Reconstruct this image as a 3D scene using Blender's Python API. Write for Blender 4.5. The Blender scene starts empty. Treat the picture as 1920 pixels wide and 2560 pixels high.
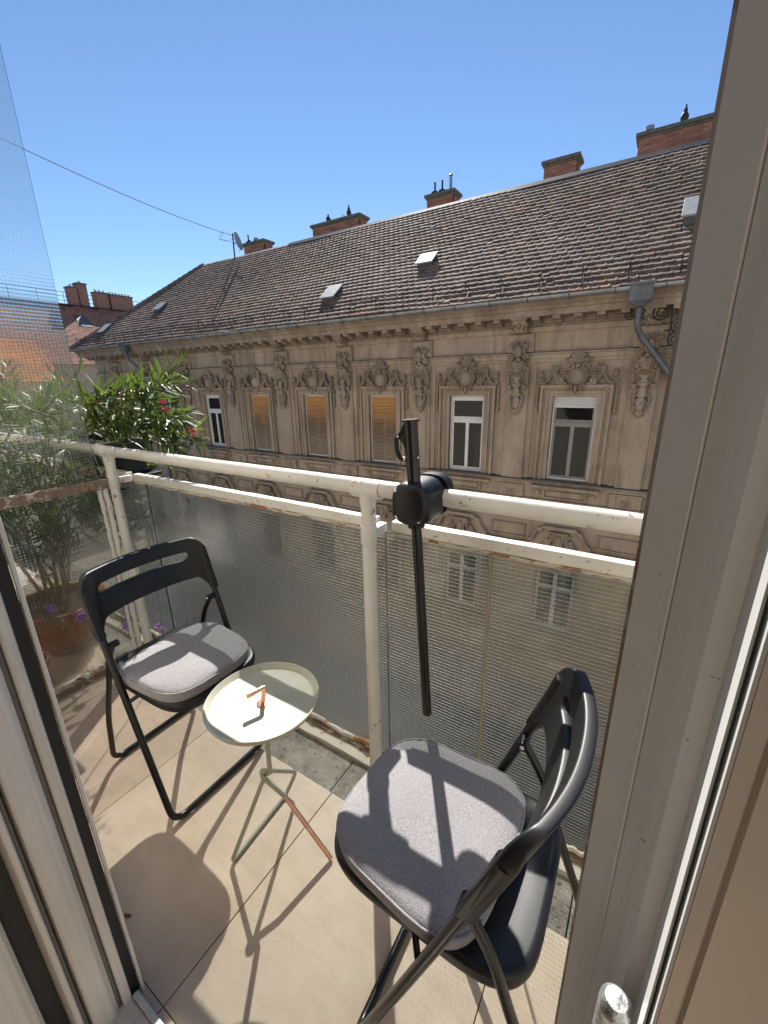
import bpy, bmesh, math, random
from math import sin, cos, pi, radians, sqrt, atan2, tan
from mathutils import Vector, Matrix
random.seed(11)
S = bpy.context.scene
COL = S.collection

# ------------------------------------------------------------------ camera
CAM_H = 1.30
F_PX, PITCH, ROLL, YAW = 1051.7, 0.30513, -0.01914, 0.56707
cd = bpy.data.cameras.new('camera'); cam = bpy.data.objects.new('camera', cd); COL.objects.link(cam)
cd.sensor_fit = 'VERTICAL'; cd.sensor_height = 36.0; cd.lens = F_PX / 2560 * 36.0
cd.clip_start = 0.02; cd.clip_end = 600
fw = Vector((-sin(YAW)*cos(PITCH), cos(YAW)*cos(PITCH), -sin(PITCH)))
rt = Vector((cos(YAW), sin(YAW), 0)); up = rt.cross(fw)
r2 = cos(ROLL)*rt + sin(ROLL)*up; u2 = -sin(ROLL)*rt + cos(ROLL)*up
mw = Matrix.Identity(4)
for i in range(3):
    mw[i][0] = r2[i]; mw[i][1] = u2[i]; mw[i][2] = -fw[i]
mw[2][3] = CAM_H
cam.matrix_world = mw
S.camera = cam

# ------------------------------------------------------------------ sky and sun
SUN_EL = radians(43)
SUN_DIR = Vector((-.575*cos(SUN_EL), .818*cos(SUN_EL), sin(SUN_EL))).normalized()   # towards the sun
w = bpy.data.worlds.new('World'); S.world = w; w.use_nodes = True
wn = w.node_tree.nodes; wl = w.node_tree.links
bg = wn['Background']; sky = wn.new('ShaderNodeTexSky')
sky.sky_type = 'NISHITA'; sky.sun_disc = False
sky.sun_elevation = SUN_EL; sky.sun_rotation = atan2(SUN_DIR.x, SUN_DIR.y)
sky.altitude = 200; sky.air_density = 1.0; sky.dust_density = 0.0; sky.ozone_density = 5.2
wl.new(sky.outputs[0], bg.inputs[0]); bg.inputs[1].default_value = 0.072
sl = bpy.data.lights.new('sun', 'SUN'); sl.energy = 5.0; sl.angle = radians(.53); sl.color = (1, .955, .88)
so = bpy.data.objects.new('sun', sl); COL.objects.link(so)
so.rotation_euler = (-SUN_DIR).to_track_quat('-Z', 'Y').to_euler(); so.location = (-12, 17, 30)
S.view_settings.view_transform = 'Standard'; S.view_settings.look = 'None'
S.view_settings.exposure = 1.05; S.view_settings.gamma = 1.0
S.render.engine = 'CYCLES'
cy = S.cycles
cy.max_bounces = 10; cy.transparent_max_bounces = 24; cy.transmission_bounces = 8
cy.use_denoising = True
cy.caustics_reflective = False; cy.caustics_refractive = False
cy.sample_clamp_indirect = 6

# ------------------------------------------------------------------ helpers
class MB:
    def __init__(s): s.v = []; s.f = []
    def add(s, vs, fs):
        o = len(s.v); s.v += [tuple(p) for p in vs]; s.f += [tuple(i+o for i in q) for q in fs]; return s
    def box(s, x0, x1, y0, y1, z0, z1):
        return s.add([(x0,y0,z0),(x1,y0,z0),(x1,y1,z0),(x0,y1,z0),(x0,y0,z1),(x1,y0,z1),(x1,y1,z1),(x0,y1,z1)],
              [(0,3,2,1),(4,5,6,7),(0,1,5,4),(1,2,6,5),(2,3,7,6),(3,0,4,7)])
    def tube(s, pts, r, n=8, cap=True, closed=False, sq=None):
        P = [Vector(p) for p in pts]; m = len(P)
        R = r if isinstance(r, (list, tuple)) else [r]*m
        T = []
        for i in range(m):
            if closed: t = P[(i+1) % m]-P[i-1]
            else: t = P[min(i+1, m-1)]-P[max(i-1, 0)]
            T.append(t.normalized())
        a = Vector((0, 0, 1)) if abs(T[0].z) < .9 else Vector((1, 0, 0))
        u = (a-T[0]*a.dot(T[0])).normalized()
        o = len(s.v)
        for i in range(m):
            u = (u-T[i]*u.dot(T[i])); u.normalize(); v = T[i].cross(u)
            for k in range(n):
                an = 2*pi*(k+.5)/n
                s.v.append(tuple(P[i]+R[i]*(cos(an)*u+sin(an)*v)))
        for i in range(m if closed else m-1):
            j = (i+1) % m
            for k in range(n):
                l = (k+1) % n
                s.f.append((o+i*n+k, o+i*n+l, o+j*n+l, o+j*n+k))
        if cap and not closed:
            s.f.append(tuple(o+k for k in range(n))[::-1]); s.f.append(tuple(o+(m-1)*n+k for k in range(n)))
        return s
    def lathe(s, prof, c=(0, 0, 0), n=24, M=None, cap=True):
        o = len(s.v); c = Vector(c)
        for r, z in prof:
            for k in range(n):
                an = 2*pi*k/n; p = Vector((r*cos(an), r*sin(an), z))
                if M: p = M @ p
                s.v.append(tuple(c+p))
        for i in range(len(prof)-1):
            for k in range(n):
                l = (k+1) % n; s.f.append((o+i*n+k, o+i*n+l, o+(i+1)*n+l, o+(i+1)*n+k))
        if cap:
            if prof[0][0] > 1e-5: s.f.append(tuple(o+k for k in range(n))[::-1])
            if prof[-1][0] > 1e-5: s.f.append(tuple(o+(len(prof)-1)*n+k for k in range(n)))
        return s
    def ell(s, c, r, n=12, m=7, M=None):
        o = len(s.v); c = Vector(c)
        for i in range(m+1):
            ph = pi*i/m
            for k in range(n):
                th = 2*pi*k/n
                p = Vector((r[0]*sin(ph)*cos(th), r[1]*sin(ph)*sin(th), r[2]*cos(ph)))
                if M: p = M @ p
                s.v.append(tuple(c+p))
        for i in range(m):
            for k in range(n):
                l = (k+1) % n; s.f.append((o+i*n+k, o+(i+1)*n+k, o+(i+1)*n+l, o+i*n+l))
        return s
    def prof_x(s, prof, x0, x1, cap=True):      # closed (y,z) outline extruded along x
        n = len(prof); o = len(s.v)
        for x in (x0, x1): s.v += [(x, y, z) for y, z in prof]
        for k in range(n): l = (k+1) % n; s.f.append((o+k, o+l, o+n+l, o+n+k))
        if cap: s.f.append(tuple(range(o, o+n))[::-1]); s.f.append(tuple(range(o+n, o+2*n)))
        return s
    def prof_z(s, prof, z0, z1):                # closed (x,y) outline extruded along z
        n = len(prof); o = len(s.v)
        for z in (z0, z1): s.v += [(x, y, z) for x, y in prof]
        for k in range(n): l = (k+1) % n; s.f.append((o+k, o+l, o+n+l, o+n+k))
        s.f.append(tuple(range(o, o+n))[::-1]); s.f.append(tuple(range(o+n, o+2*n)))
        return s
    def prof_y(s, prof, y0, y1):                # closed (x,z) outline extruded along y
        n = len(prof); o = len(s.v)
        for y in (y0, y1): s.v += [(x, y, z) for x, z in prof]
        for k in range(n): l = (k+1) % n; s.f.append((o+k, o+l, o+n+l, o+n+k))
        s.f.append(tuple(range(o, o+n))[::-1]); s.f.append(tuple(range(o+n, o+2*n)))
        return s
    def mesh(s, name, mat, smooth=None, fixn=True, bevel=0):
        me = bpy.data.meshes.new(name); me.from_pydata(s.v, [], s.f)
        if fixn or bevel:
            b = bmesh.new(); b.from_mesh(me)
            bmesh.ops.recalc_face_normals(b, faces=b.faces)
            if bevel:
                es = [e for e in b.edges if len(e.link_faces) == 2 and e.calc_face_angle(0) > .6]
                bmesh.ops.bevel(b, geom=es, offset=bevel, segments=2, affect='EDGES', profile=.6, clamp_overlap=True)
            b.to_mesh(me); b.free()
        if mat: me.materials.append(mat)
        if smooth is not None:
            me.polygons.foreach_set('use_smooth', [True]*len(me.polygons))
            me.set_sharp_from_angle(angle=radians(smooth))
        me.update(); return me

class MBO(MB):          # stucco work: plumper rolls and leaves
    def tube(s, pts, r, n=8, **k):
        q = [x*1.35 for x in r] if isinstance(r, (list, tuple)) else r*1.35
        return MB.tube(s, pts, q, n, **k)
    def ell(s, c, r, n=12, m=7, M=None):
        return MB.ell(s, c, tuple(x*1.12 for x in r), n, m, M)
WORLD = {}
def put(name, data, parent=None, M=None, kind=None):
    o = bpy.data.objects.new(name, data); COL.objects.link(o)
    W = M if M is not None else Matrix.Identity(4)
    WORLD[o.name] = W
    if parent is not None:
        o.parent = parent; pw = WORLD[parent.name]
        o.matrix_parent_inverse = pw.inverted()
    o.matrix_basis = W
    if kind: o['kind'] = kind
    return o
def obj(name, mb, mat, parent=None, smooth=None, bevel=0, kind=None, fixn=True):
    return put(name, mb.mesh(name, mat, smooth, fixn, bevel), parent, None, kind)
def thing(name, loc, label, cat, group=None):
    e = bpy.data.objects.new(name, None); COL.objects.link(e); e.empty_display_size = .1
    e.location = loc; WORLD[e.name] = Matrix.Translation(loc)
    return tag(e, label, cat, group)
def tag(o, label, cat, group=None):
    o['label'] = label; o['category'] = cat; o['kind'] = 'thing'
    if group: o['group'] = group
    return o
def structure(o): o['kind'] = 'structure'; return o
def arc(c, r, a0, a1, n, plane='xz', off=0.0):
    out = []
    for i in range(n+1):
        a = radians(a0+(a1-a0)*i/n); p, q = r*cos(a), r*sin(a)
        if plane == 'xz': out.append((c[0]+p, c[1], c[2]+q))
        elif plane == 'xy': out.append((c[0]+p, c[1]+q, c[2]))
        else: out.append((c[0], c[1]+p, c[2]+q))
    return out
def fillet(pts, r, n=5):
    P = [Vector(p) for p in pts]; out = [P[0]]
    for i in range(1, len(P)-1):
        a = (P[i-1]-P[i]); b = (P[i+1]-P[i]); d = min(r, a.length*.45, b.length*.45)
        A = P[i]+a.normalized()*d; B = P[i]+b.normalized()*d
        for k in range(n+1):
            t = k/n; out.append((1-t)**2*A+2*t*(1-t)*P[i]+t*t*B)
    out.append(P[-1]); return out

# ------------------------------------------------------------------ materials
def mat(name):
    m = bpy.data.materials.new(name); m.use_nodes = True
    return m, m.node_tree.nodes, m.node_tree.links, m.node_tree.nodes['Principled BSDF']
def ramp(n, l, src, stops):
    r = n.new('ShaderNodeValToRGB'); e = r.color_ramp.elements
    while len(e) < len(stops): e.new(.5)
    for q, (p, c) in zip(e, stops): q.position = p; q.color = (*c, 1)
    l.new(src, r.inputs[0]); return r.outputs[0]
def noise(n, l, scale, detail=4, rough=.55, vec=None, stretch=None):
    t = n.new('ShaderNodeTexNoise'); t.inputs['Scale'].default_value = scale
    t.inputs['Detail'].default_value = detail; t.inputs['Roughness'].default_value = rough
    if vec is None:
        tc = n.new('ShaderNodeTexCoord'); vec = tc.outputs['Object']
    if stretch:
        mp = n.new('ShaderNodeMapping'); mp.inputs['Scale'].default_value = stretch; l.new(vec, mp.inputs[0]); vec = mp.outputs[0]
    l.new(vec, t.inputs['Vector']); return t.outputs['Fac']
def mixc(n, l, fac, a, b, mode='MIX'):
    m = n.new('ShaderNodeMix'); m.data_type = 'RGBA'; m.blend_type = mode
    for sock, val in ((m.inputs[0], fac), (m.inputs[6], a), (m.inputs[7], b)):
        if isinstance(val, (int, float)): sock.default_value = val
        elif isinstance(val, tuple): sock.default_value = (*val, 1)
        else: l.new(val, sock)
    return m.outputs[2]
def bump(n, l, bs, h, strength=.3, dist=.01):
    b = n.new('ShaderNodeBump'); b.inputs['Strength'].default_value = strength; b.inputs['Distance'].default_value = dist
    l.new(h, b.inputs['Height']); l.new(b.outputs[0], bs.inputs['Normal'])
def geo_pos(n):
    g = n.new('ShaderNodeNewGeometry'); return g.outputs['Position']
def rand_isl(n):
    return n.new('ShaderNodeNewGeometry').outputs['Random Per Island']
def simple(name, col, rough=.5, metal=0, var=.12, scale=20, bs_=0, bscale=200, spec=.5, coat=0):
    m, n, l, b = mat(name); b.inputs['Roughness'].default_value = rough; b.inputs['Metallic'].default_value = metal
    b.inputs['Specular IOR Level'].default_value = spec; b.inputs['Coat Weight'].default_value = coat
    f = noise(n, l, scale, vec=geo_pos(n))
    c0 = tuple(max(0, c*(1-var)) for c in col); c1 = tuple(min(1, c*(1+var)) for c in col)
    l.new(ramp(n, l, f, [(.3, c0), (.7, c1)]), b.inputs['Base Color'])
    if bs_: bump(n, l, b, noise(n, l, bscale, 3, vec=geo_pos(n)), bs_, .004)
    return m

def m_stucco(name='stucco', gr=.48):
    m, n, l, b = mat(name); p = geo_pos(n); b.inputs['Roughness'].default_value = .92
    b.inputs['Specular IOR Level'].default_value = .2
    base = ramp(n, l, noise(n, l, .9, 5, vec=p), [(.25, (.27, .207, .15)), (.55, (.36, .285, .213)), (.8, (.425, .347, .265))])
    grime = noise(n, l, 2.2, 6, .65, vec=p, stretch=(1, 1, .35))
    c = mixc(n, l, ramp(n, l, grime, [(gr, (0,)*3), (gr+.24, (.75,)*3)]), base, (.15, .115, .09))
    strk = noise(n, l, 3.2, 5, .6, vec=p, stretch=(1.6, 1, .10))
    c = mixc(n, l, ramp(n, l, strk, [(.50, (0,)*3), (.68, (.62,)*3)]), c, (.13, .10, .075))
    ptch = noise(n, l, 1.1, 2, .5, vec=p, stretch=(1, 1, .7))
    c = mixc(n, l, ramp(n, l, ptch, [(.60, (0,)*3), (.64, (.30,)*3)]), c, (.50, .42, .34))
    fine = noise(n, l, 24, 4, vec=p)
    c = mixc(n, l, .25, c, ramp(n, l, fine, [(.3, (.22, .17, .13)), (.7, (.5, .41, .33))]))
    l.new(c, b.inputs['Base Color'])
    bump(n, l, b, noise(n, l, 38, 5, vec=p), .35, .015)
    return m
def m_paint_old(name, col, chip=(.18, .11, .07), amt=.66, scale=26, rough=.42):
    m, n, l, b = mat(name); p = geo_pos(n); b.inputs['Roughness'].default_value = rough
    base = ramp(n, l, noise(n, l, 7, 5, vec=p), [(.3, tuple(c*.84 for c in col)), (.65, col)])
    ch = noise(n, l, scale, 8, .7, vec=p)
    big = noise(n, l, 5, 2, vec=p)
    mm = n.new('ShaderNodeMath'); mm.operation = 'MULTIPLY_ADD'; l.new(big, mm.inputs[0]); mm.inputs[1].default_value = .35; l.new(ch, mm.inputs[2])
    mask = ramp(n, l, mm.outputs[0], [(amt+.14, (0,)*3), (amt+.165, (1,)*3)])
    c = mixc(n, l, mask, base, chip)
    l.new(c, b.inputs['Base Color'])
    hh = n.new('ShaderNodeMath'); hh.operation = 'SUBTRACT'; l.new(noise(n, l, 45, 4, vec=p), hh.inputs[0]); l.new(mask, hh.inputs[1])
    bump(n, l, b, hh.outputs[0], .3, .0025)
    return m
def m_tile_roof(name, cols, rough=.85):
    m, n, l, b = mat(name); p = geo_pos(n); b.inputs['Roughness'].default_value = rough; b.inputs['Specular IOR Level'].default_value = .15
    oi = n.new('ShaderNodeObjectInfo'); r = rand_isl(n)
    ad = n.new('ShaderNodeMath'); ad.operation = 'ADD'; l.new(r, ad.inputs[0]); l.new(oi.outputs['Random'], ad.inputs[1])
    fr = n.new('ShaderNodeMath'); fr.operation = 'FRACT'; l.new(ad.outputs[0], fr.inputs[0])
    base = ramp(n, l, fr.outputs[0], cols)
    f = noise(n, l, 5, 6, .65, vec=p)
    c = mixc(n, l, ramp(n, l, f, [(.45, (0,)*3), (.75, (.7,)*3)]), base, (.10, .085, .075))
    f2 = noise(n, l, .45, 5, .6, vec=p)
    c = mixc(n, l, ramp(n, l, f2, [(.42, (0,)*3), (.62, (.5,)*3)]), c, (.13, .115, .10))
    l.new(c, b.inputs['Base Color']); bump(n, l, b, noise(n, l, 60, 4, vec=p), .25, .004)
    return m
def m_floor_tile():
    m, n, l, b = mat('floor_tile'); p = geo_pos(n); b.inputs['Roughness'].default_value = .5
    b.inputs['Specular IOR Level'].default_value = .35
    oi = n.new('ShaderNodeObjectInfo')
    base = ramp(n, l, noise(n, l, 5, 6, .6, vec=p), [(.3, (.54, .42, .31)), (.55, (.65, .51, .40)), (.75, (.72, .58, .465))])
    st = noise(n, l, 9, 5, .6, vec=p, stretch=(1, 4, 1))
    c = mixc(n, l, ramp(n, l, st, [(.5, (0,)*3), (.75, (.35,)*3)]), base, (.42, .31, .22))
    big = noise(n, l, 2.3, 4, .6, vec=p)
    c = mixc(n, l, ramp(n, l, big, [(.45, (0,)*3), (.68, (.45,)*3)]), c, (.40, .31, .23))
    sp = noise(n, l, 330, 2, vec=p)
    c = mixc(n, l, ramp(n, l, sp, [(.62, (0,)*3), (.7, (.35,)*3)]), c, (.27, .21, .17))
    c = mixc(n, l, .14, c, oi.outputs['Random'], 'OVERLAY')
    l.new(c, b.inputs['Base Color']); bump(n, l, b, noise(n, l, 120, 4, vec=p), .12, .002)
    return m
def m_concrete():
    m, n, l, b = mat('old_concrete'); p = geo_pos(n); b.inputs['Roughness'].default_value = .95
    c = ramp(n, l, noise(n, l, 14, 8, .7, vec=p), [(.3, (.14, .125, .105)), (.5, (.30, .275, .235)), (.7, (.42, .39, .34))])
    d = noise(n, l, 70, 3, vec=p)
    c = mixc(n, l, ramp(n, l, d, [(.6, (0,)*3), (.68, (.8,)*3)]), c, (.06, .05, .04))
    l.new(c, b.inputs['Base Color']); bump(n, l, b, noise(n, l, 90, 6, .7, vec=p), .7, .006)
    return m
def m_fabric():
    m, n, l, b = mat('cushion_fabric'); b.inputs['Roughness'].default_value = .95
    b.inputs['Specular IOR Level'].default_value = .15; b.inputs['Sheen Weight'].default_value = .25
    tc = n.new('ShaderNodeTexCoord'); p = tc.outputs['Object']
    c = ramp(n, l, noise(n, l, 420, 2, .6, vec=p), [(.35, (.175, .17, .18)), (.65, (.345, .332, .34))])
    c = mixc(n, l, .3, c, ramp(n, l, noise(n, l, 12, 4, vec=p), [(.3, (.18, .176, .185)), (.7, (.275, .268, .28))]))
    l.new(c, b.inputs['Base Color']); bump(n, l, b, noise(n, l, 520, 2, vec=p), .5, .002)
    return m
def m_wired_glass(name, dust, blur, rough, tint, wave=0, pitch=.0115, wdist=.0003):
    m, n, l, b = mat(name); n.remove(b); out = n['Material Output']; p = geo_pos(n)
    tr = n.new('ShaderNodeBsdfTransparent'); tr.inputs[0].default_value = (*tint, 1)
    rf = n.new('ShaderNodeBsdfRefraction'); rf.inputs['Color'].default_value = (*tint, 1)
    rf.inputs['Roughness'].default_value = rough; rf.inputs['IOR'].default_value = 1.12
    if wave:
        sx = n.new('ShaderNodeSeparateXYZ'); l.new(p, sx.inputs[0])
        hs = []
        for ax in (0 if wave == 'x' else 1, 2):
            mu = n.new('ShaderNodeMath'); mu.operation = 'MULTIPLY'; l.new(sx.outputs[ax], mu.inputs[0]); mu.inputs[1].default_value = 2*pi/pitch
            s_ = n.new('ShaderNodeMath'); s_.operation = 'SINE'; l.new(mu.outputs[0], s_.inputs[0]); hs.append(s_.outputs[0])
        ad = n.new('ShaderNodeMath'); ad.operation = 'ADD'; l.new(hs[0], ad.inputs[0]); l.new(hs[1], ad.inputs[1])
        bp = n.new('ShaderNodeBump'); bp.inputs['Strength'].default_value = 1; bp.inputs['Distance'].default_value = wdist
        l.new(ad.outputs[0], bp.inputs['Height']); l.new(bp.outputs[0], rf.inputs['Normal'])
        rf.inputs['IOR'].default_value = 1.14
    m1 = n.new('ShaderNodeMixShader'); m1.inputs[0].default_value = blur; l.new(tr.outputs[0], m1.inputs[1]); l.new(rf.outputs[0], m1.inputs[2])
    df = n.new('ShaderNodeBsdfTranslucent'); df.inputs[0].default_value = (.62, .60, .54, 1)
    d2 = n.new('ShaderNodeBsdfDiffuse'); d2.inputs[0].default_value = (.55, .53, .47, 1)
    m2 = n.new('ShaderNodeMixShader'); m2.inputs[0].default_value = .5; l.new(df.outputs[0], m2.inputs[1]); l.new(d2.outputs[0], m2.inputs[2])
    f = noise(n, l, 4, 6, .65, vec=p, stretch=(1, 1, .5))
    dm = ramp(n, l, f, [(.3, (dust*.35,)*3), (.7, (dust*1.5,)*3)])
    m3 = n.new('ShaderNodeMixShader'); l.new(dm, m3.inputs[0]); l.new(m1.outputs[0], m3.inputs[1]); l.new(m2.outputs[0], m3.inputs[2])
    gl = n.new('ShaderNodeBsdfGlossy'); gl.inputs['Roughness'].default_value = .06
    lw0 = n.new('ShaderNodeLayerWeight'); lw0.inputs[0].default_value = .5
    pw = n.new('ShaderNodeMath'); pw.operation = 'POWER'; l.new(lw0.outputs['Facing'], pw.inputs[0]); pw.inputs[1].default_value = 4
    lw = n.new('ShaderNodeMath'); lw.operation = 'MULTIPLY_ADD'; l.new(pw.outputs[0], lw.inputs[0]); lw.inputs[1].default_value = .6; lw.inputs[2].default_value = .035
    # each sheet counts once: it mirrors on the face the ray enters and scatters on the face it leaves by
    t2 = n.new('ShaderNodeBsdfTransparent'); m4 = n.new('ShaderNodeMixShader'); l.new(lw.outputs[0], m4.inputs[0]); l.new(t2.outputs[0], m4.inputs[1]); l.new(gl.outputs[0], m4.inputs[2])
    gm_ = n.new('ShaderNodeNewGeometry'); m5 = n.new('ShaderNodeMixShader')
    l.new(gm_.outputs['Backfacing'], m5.inputs[0]); l.new(m4.outputs[0], m5.inputs[1]); l.new(m3.outputs[0], m5.inputs[2])
    l.new(m5.outputs[0], out.inputs[0]); return m
def m_leaf(name, a, bcol, trans=.35):
    m, n, l, b = mat(name); out = n['Material Output']
    oi = n.new('ShaderNodeObjectInfo'); r = rand_isl(n)
    ad = n.new('ShaderNodeMath'); ad.operation = 'ADD'; l.new(r, ad.inputs[0]); l.new(oi.outputs['Random'], ad.inputs[1])
    fr = n.new('ShaderNodeMath'); fr.operation = 'FRACT'; l.new(ad.outputs[0], fr.inputs[0])
    c = ramp(n, l, fr.outputs[0], [(0, a), (.8, bcol), (1, tuple(min(1, q*1.7) for q in bcol))])
    l.new(c, b.inputs['Base Color']); b.inputs['Roughness'].default_value = .46; b.inputs['Specular IOR Level'].default_value = .38
    t = n.new('ShaderNodeBsdfTranslucent')
    c2 = mixc(n, l, .5, c, (.25, .38, .04)); l.new(c2, t.inputs[0])
    mx = n.new('ShaderNodeMixShader'); mx.inputs[0].default_value = trans
    l.new(b.outputs[0], mx.inputs[1]); l.new(t.outputs[0], mx.inputs[2]); l.new(mx.outputs[0], out.inputs[0])
    return m
def m_brick():
    m, n, l, b = mat('chimney_brick'); p = geo_pos(n); b.inputs['Roughness'].default_value = .9
    oi = n.new('ShaderNodeObjectInfo'); r = rand_isl(n)
    ad = n.new('ShaderNodeMath'); ad.operation = 'ADD'; l.new(r, ad.inputs[0]); l.new(oi.outputs['Random'], ad.inputs[1])
    fr = n.new('ShaderNodeMath'); fr.operation = 'FRACT'; l.new(ad.outputs[0], fr.inputs[0])
    c = ramp(n, l, fr.outputs[0], [(0, (.24, .09, .06)), (.5, (.34, .13, .085)), (1, (.42, .19, .13))])
    c = mixc(n, l, ramp(n, l, noise(n, l, 9, 5, vec=p), [(.45, (0,)*3), (.75, (.6,)*3)]), c, (.20, .12, .09))
    l.new(c, b.inputs['Base Color']); bump(n, l, b, noise(n, l, 60, 4, vec=p), .4, .006); return m
def m_blind(name):
    m, n, l, b = mat(name); p = geo_pos(n); b.inputs['Roughness'].default_value = .75
    sx = n.new('ShaderNodeSeparateXYZ'); l.new(p, sx.inputs[0])
    nz = noise(n, l, 1.6, 4, vec=p, stretch=(2.5, 1, 1))
    ad = n.new('ShaderNodeMath'); ad.operation = 'MULTIPLY_ADD'; l.new(nz, ad.inputs[0]); ad.inputs[1].default_value = .9; l.new(sx.outputs[2], ad.inputs[2])
    mr = n.new('ShaderNodeMapRange'); mr.inputs[1].default_value = -1.0; mr.inputs[2].default_value = 1.2; l.new(ad.outputs[0], mr.inputs[0])
    # sheltered wood at the top kept its varnish, the weathered lower slats have gone grey
    c = ramp(n, l, mr.outputs[0], [(.25, (.30, .24, .185)), (.52, (.20, .13, .085)), (.68, (.42, .21, .08)), (.9, (.66, .34, .10))])
    c = mixc(n, l, .3, c, ramp(n, l, noise(n, l, 6, 4, vec=p, stretch=(1, 1, 9)), [(.3, (.16, .11, .08)), (.7, (.45, .32, .2))]))
    l.new(c, b.inputs['Base Color']); return m
def m_window_glass():
    m, n, l, b = mat('window_pane'); b.inputs['Base Color'].default_value = (.012, .013, .014, 1); b.inputs['Roughness'].default_value = .04
    b.inputs['Alpha'].default_value = .55; b.inputs['Specular IOR Level'].default_value = .5
    return m
def m_asphalt():
    return simple('asphalt', (.05, .05, .052), .9, scale=3, var=.3, bs_=.4, bscale=60)

STUCCO = m_stucco(); STUCCO_D = m_stucco('sooty_stucco', .36)
WHITE_OLD = m_paint_old('old_white_paint', (.76, .74, .69), amt=.685)
WHITE_BAR = m_paint_old('flaking_white_paint', (.78, .76, .70), chip=(.22, .16, .11), amt=.68, scale=95)
PUTTY = m_paint_old('rusty_putty', (.60, .54, .45), chip=(.34, .17, .07), amt=.60, scale=9, rough=.85)
BROWN_BAR = m_paint_old('flaking_brown_timber', (.24, .165, .12), chip=(.45, .40, .33), amt=.585, scale=26, rough=.85)
ROOF_T = m_tile_roof('roof_tile', [(0, (.12, .08, .065)), (.3, (.175, .122, .102)), (.75, (.235, .172, .147)), (.93, (.26, .185, .152)), (1, (.30, .16, .11))])
RED_ROOF = m_tile_roof('red_roof_tile', [(0, (.33, .15, .10)), (.5, (.42, .20, .14)), (1, (.5, .26, .19))])
ORANGE_ROOF = m_tile_roof('orange_roof_tile', [(0, (.62, .18, .045)), (.5, (.75, .26, .07)), (1, (.8, .34, .11))])
TILE = m_floor_tile(); CONC = m_concrete(); FABRIC = m_fabric()
GROUT = simple('grout', (.10, .08, .06), .95, scale=60)
GLASS = m_wired_glass('wired_glass', .007, .58, .38, (.83, .88, .845))
GLASS_R = m_wired_glass('wired_glass_right', .008, .58, .32, (.83, .88, .845))
GLASS_S = m_wired_glass('wired_glass_clear', .006, .46, .11, (.88, .91, .89), wave='y', pitch=.0125, wdist=.0007)
WIRE = simple('glass_wire', (.66, .64, .58), .5, .25, scale=80)
BLACK_P = simple('black_plastic', (.007, .007, .009), .40, scale=60, bs_=.05, bscale=900, spec=.35)
def dusty(m, amt=.10):
    n, l = m.node_tree.nodes, m.node_tree.links; b = n['Principled BSDF']; src = b.inputs['Base Color'].links[0].from_socket; p = geo_pos(n)
    d = noise(n, l, 420, 2, vec=p); d2 = noise(n, l, 9, 5, .6, vec=p)
    f = ramp(n, l, d, [(.70, (0,)*3), (.76, (.3,)*3)]); c = mixc(n, l, f, src, (.22, .21, .19))
    c = mixc(n, l, ramp(n, l, d2, [(.45, (0,)*3), (.8, (amt,)*3)]), c, (.25, .24, .22)); l.new(c, b.inputs['Base Color'])
    return m
dusty(BLACK_P, .03)
BLACK_M = simple('black_tube', (.006, .006, .007), .30, 0, scale=40, spec=.4, coat=0)
BLACK_A = simple('black_anodised', (.012, .012, .013), .28, .3, scale=40, spec=.6)
CHROME = simple('steel_screw', (.6, .6, .6), .25, 1, scale=60)
CREAM = simple('cream_enamel', (.41, .405, .315), .42, 0, var=.05, scale=15, bs_=.05, bscale=300)
COPPER = simple('copper', (.72, .38, .26), .28, 1, scale=50)
def m_frame_paint():
    m, n, l, b = mat('white_frame_paint'); p = geo_pos(n); b.inputs['Roughness'].default_value = .42
    c = ramp(n, l, noise(n, l, 6, 4, vec=p), [(.3, (.75, .71, .64)), (.7, (.84, .80, .735))])
    st = noise(n, l, 90, 4, .6, vec=p, stretch=(1, 1, .02))
    c = mixc(n, l, ramp(n, l, st, [(.45, (0,)*3), (.75, (.45,)*3)]), c, (.52, .46, .37))
    sm = noise(n, l, 22, 5, .65, vec=p, stretch=(1, 1, .25))
    c = mixc(n, l, ramp(n, l, sm, [(.58, (0,)*3), (.74, (.4,)*3)]), c, (.45, .37, .28))
    sp = noise(n, l, 240, 2, vec=p)
    c = mixc(n, l, ramp(n, l, sp, [(.72, (0,)*3), (.75, (.6,)*3)]), c, (.20, .15, .10))
    l.new(c, b.inputs['Base Color']); bump(n, l, b, noise(n, l, 120, 3, vec=p, stretch=(1, 1, .2)), .12, .001); return m
PVC = m_frame_paint()
PVC_EDGE = m_paint_old('weathered_frame_edge', (.40, .34, .27), chip=(.25, .15, .08), amt=.55, scale=14)
SEALG = simple('grey_seal', (.16, .15, .14), .7)
GASKET = simple('black_gasket', (.015, .015, .016), .6)
LEAF_P = simple('leaf_paint', (.72, .64, .56), .3, 0, var=.08, scale=5, coat=.2)
GALV = simple('galvanised_hinge', (.60, .62, .61), .42, .9, var=.35, scale=420, bs_=.2, bscale=300)
ZINC = simple('zinc', (.30, .315, .325), .5, .5, var=.25, scale=3, bs_=.1, bscale=20)
ZINC_D = simple('dark_zinc', (.13, .14, .155), .55, .4, var=.25, scale=5)
SILL = simple('dark_sheet_sill', (.075, .078, .085), .55, .3, var=.25, scale=6)
WINW = simple('window_white', (.62, .62, .60), .45, 0, var=.08, scale=4)
WING = simple('window_grey', (.22, .22, .21), .5, 0, var=.1, scale=4)
SHUT = simple('shutter_white', (.6, .6, .58), .5, 0, var=.05)
CURT = simple('net_curtain', (.32, .31, .29), .9, scale=8)
CURTD = simple('dark_curtain', (.07, .065, .06), .9, scale=8)
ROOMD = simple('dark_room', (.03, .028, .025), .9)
BROWN_W = simple('brown_window', (.10, .07, .05), .6)
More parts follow.
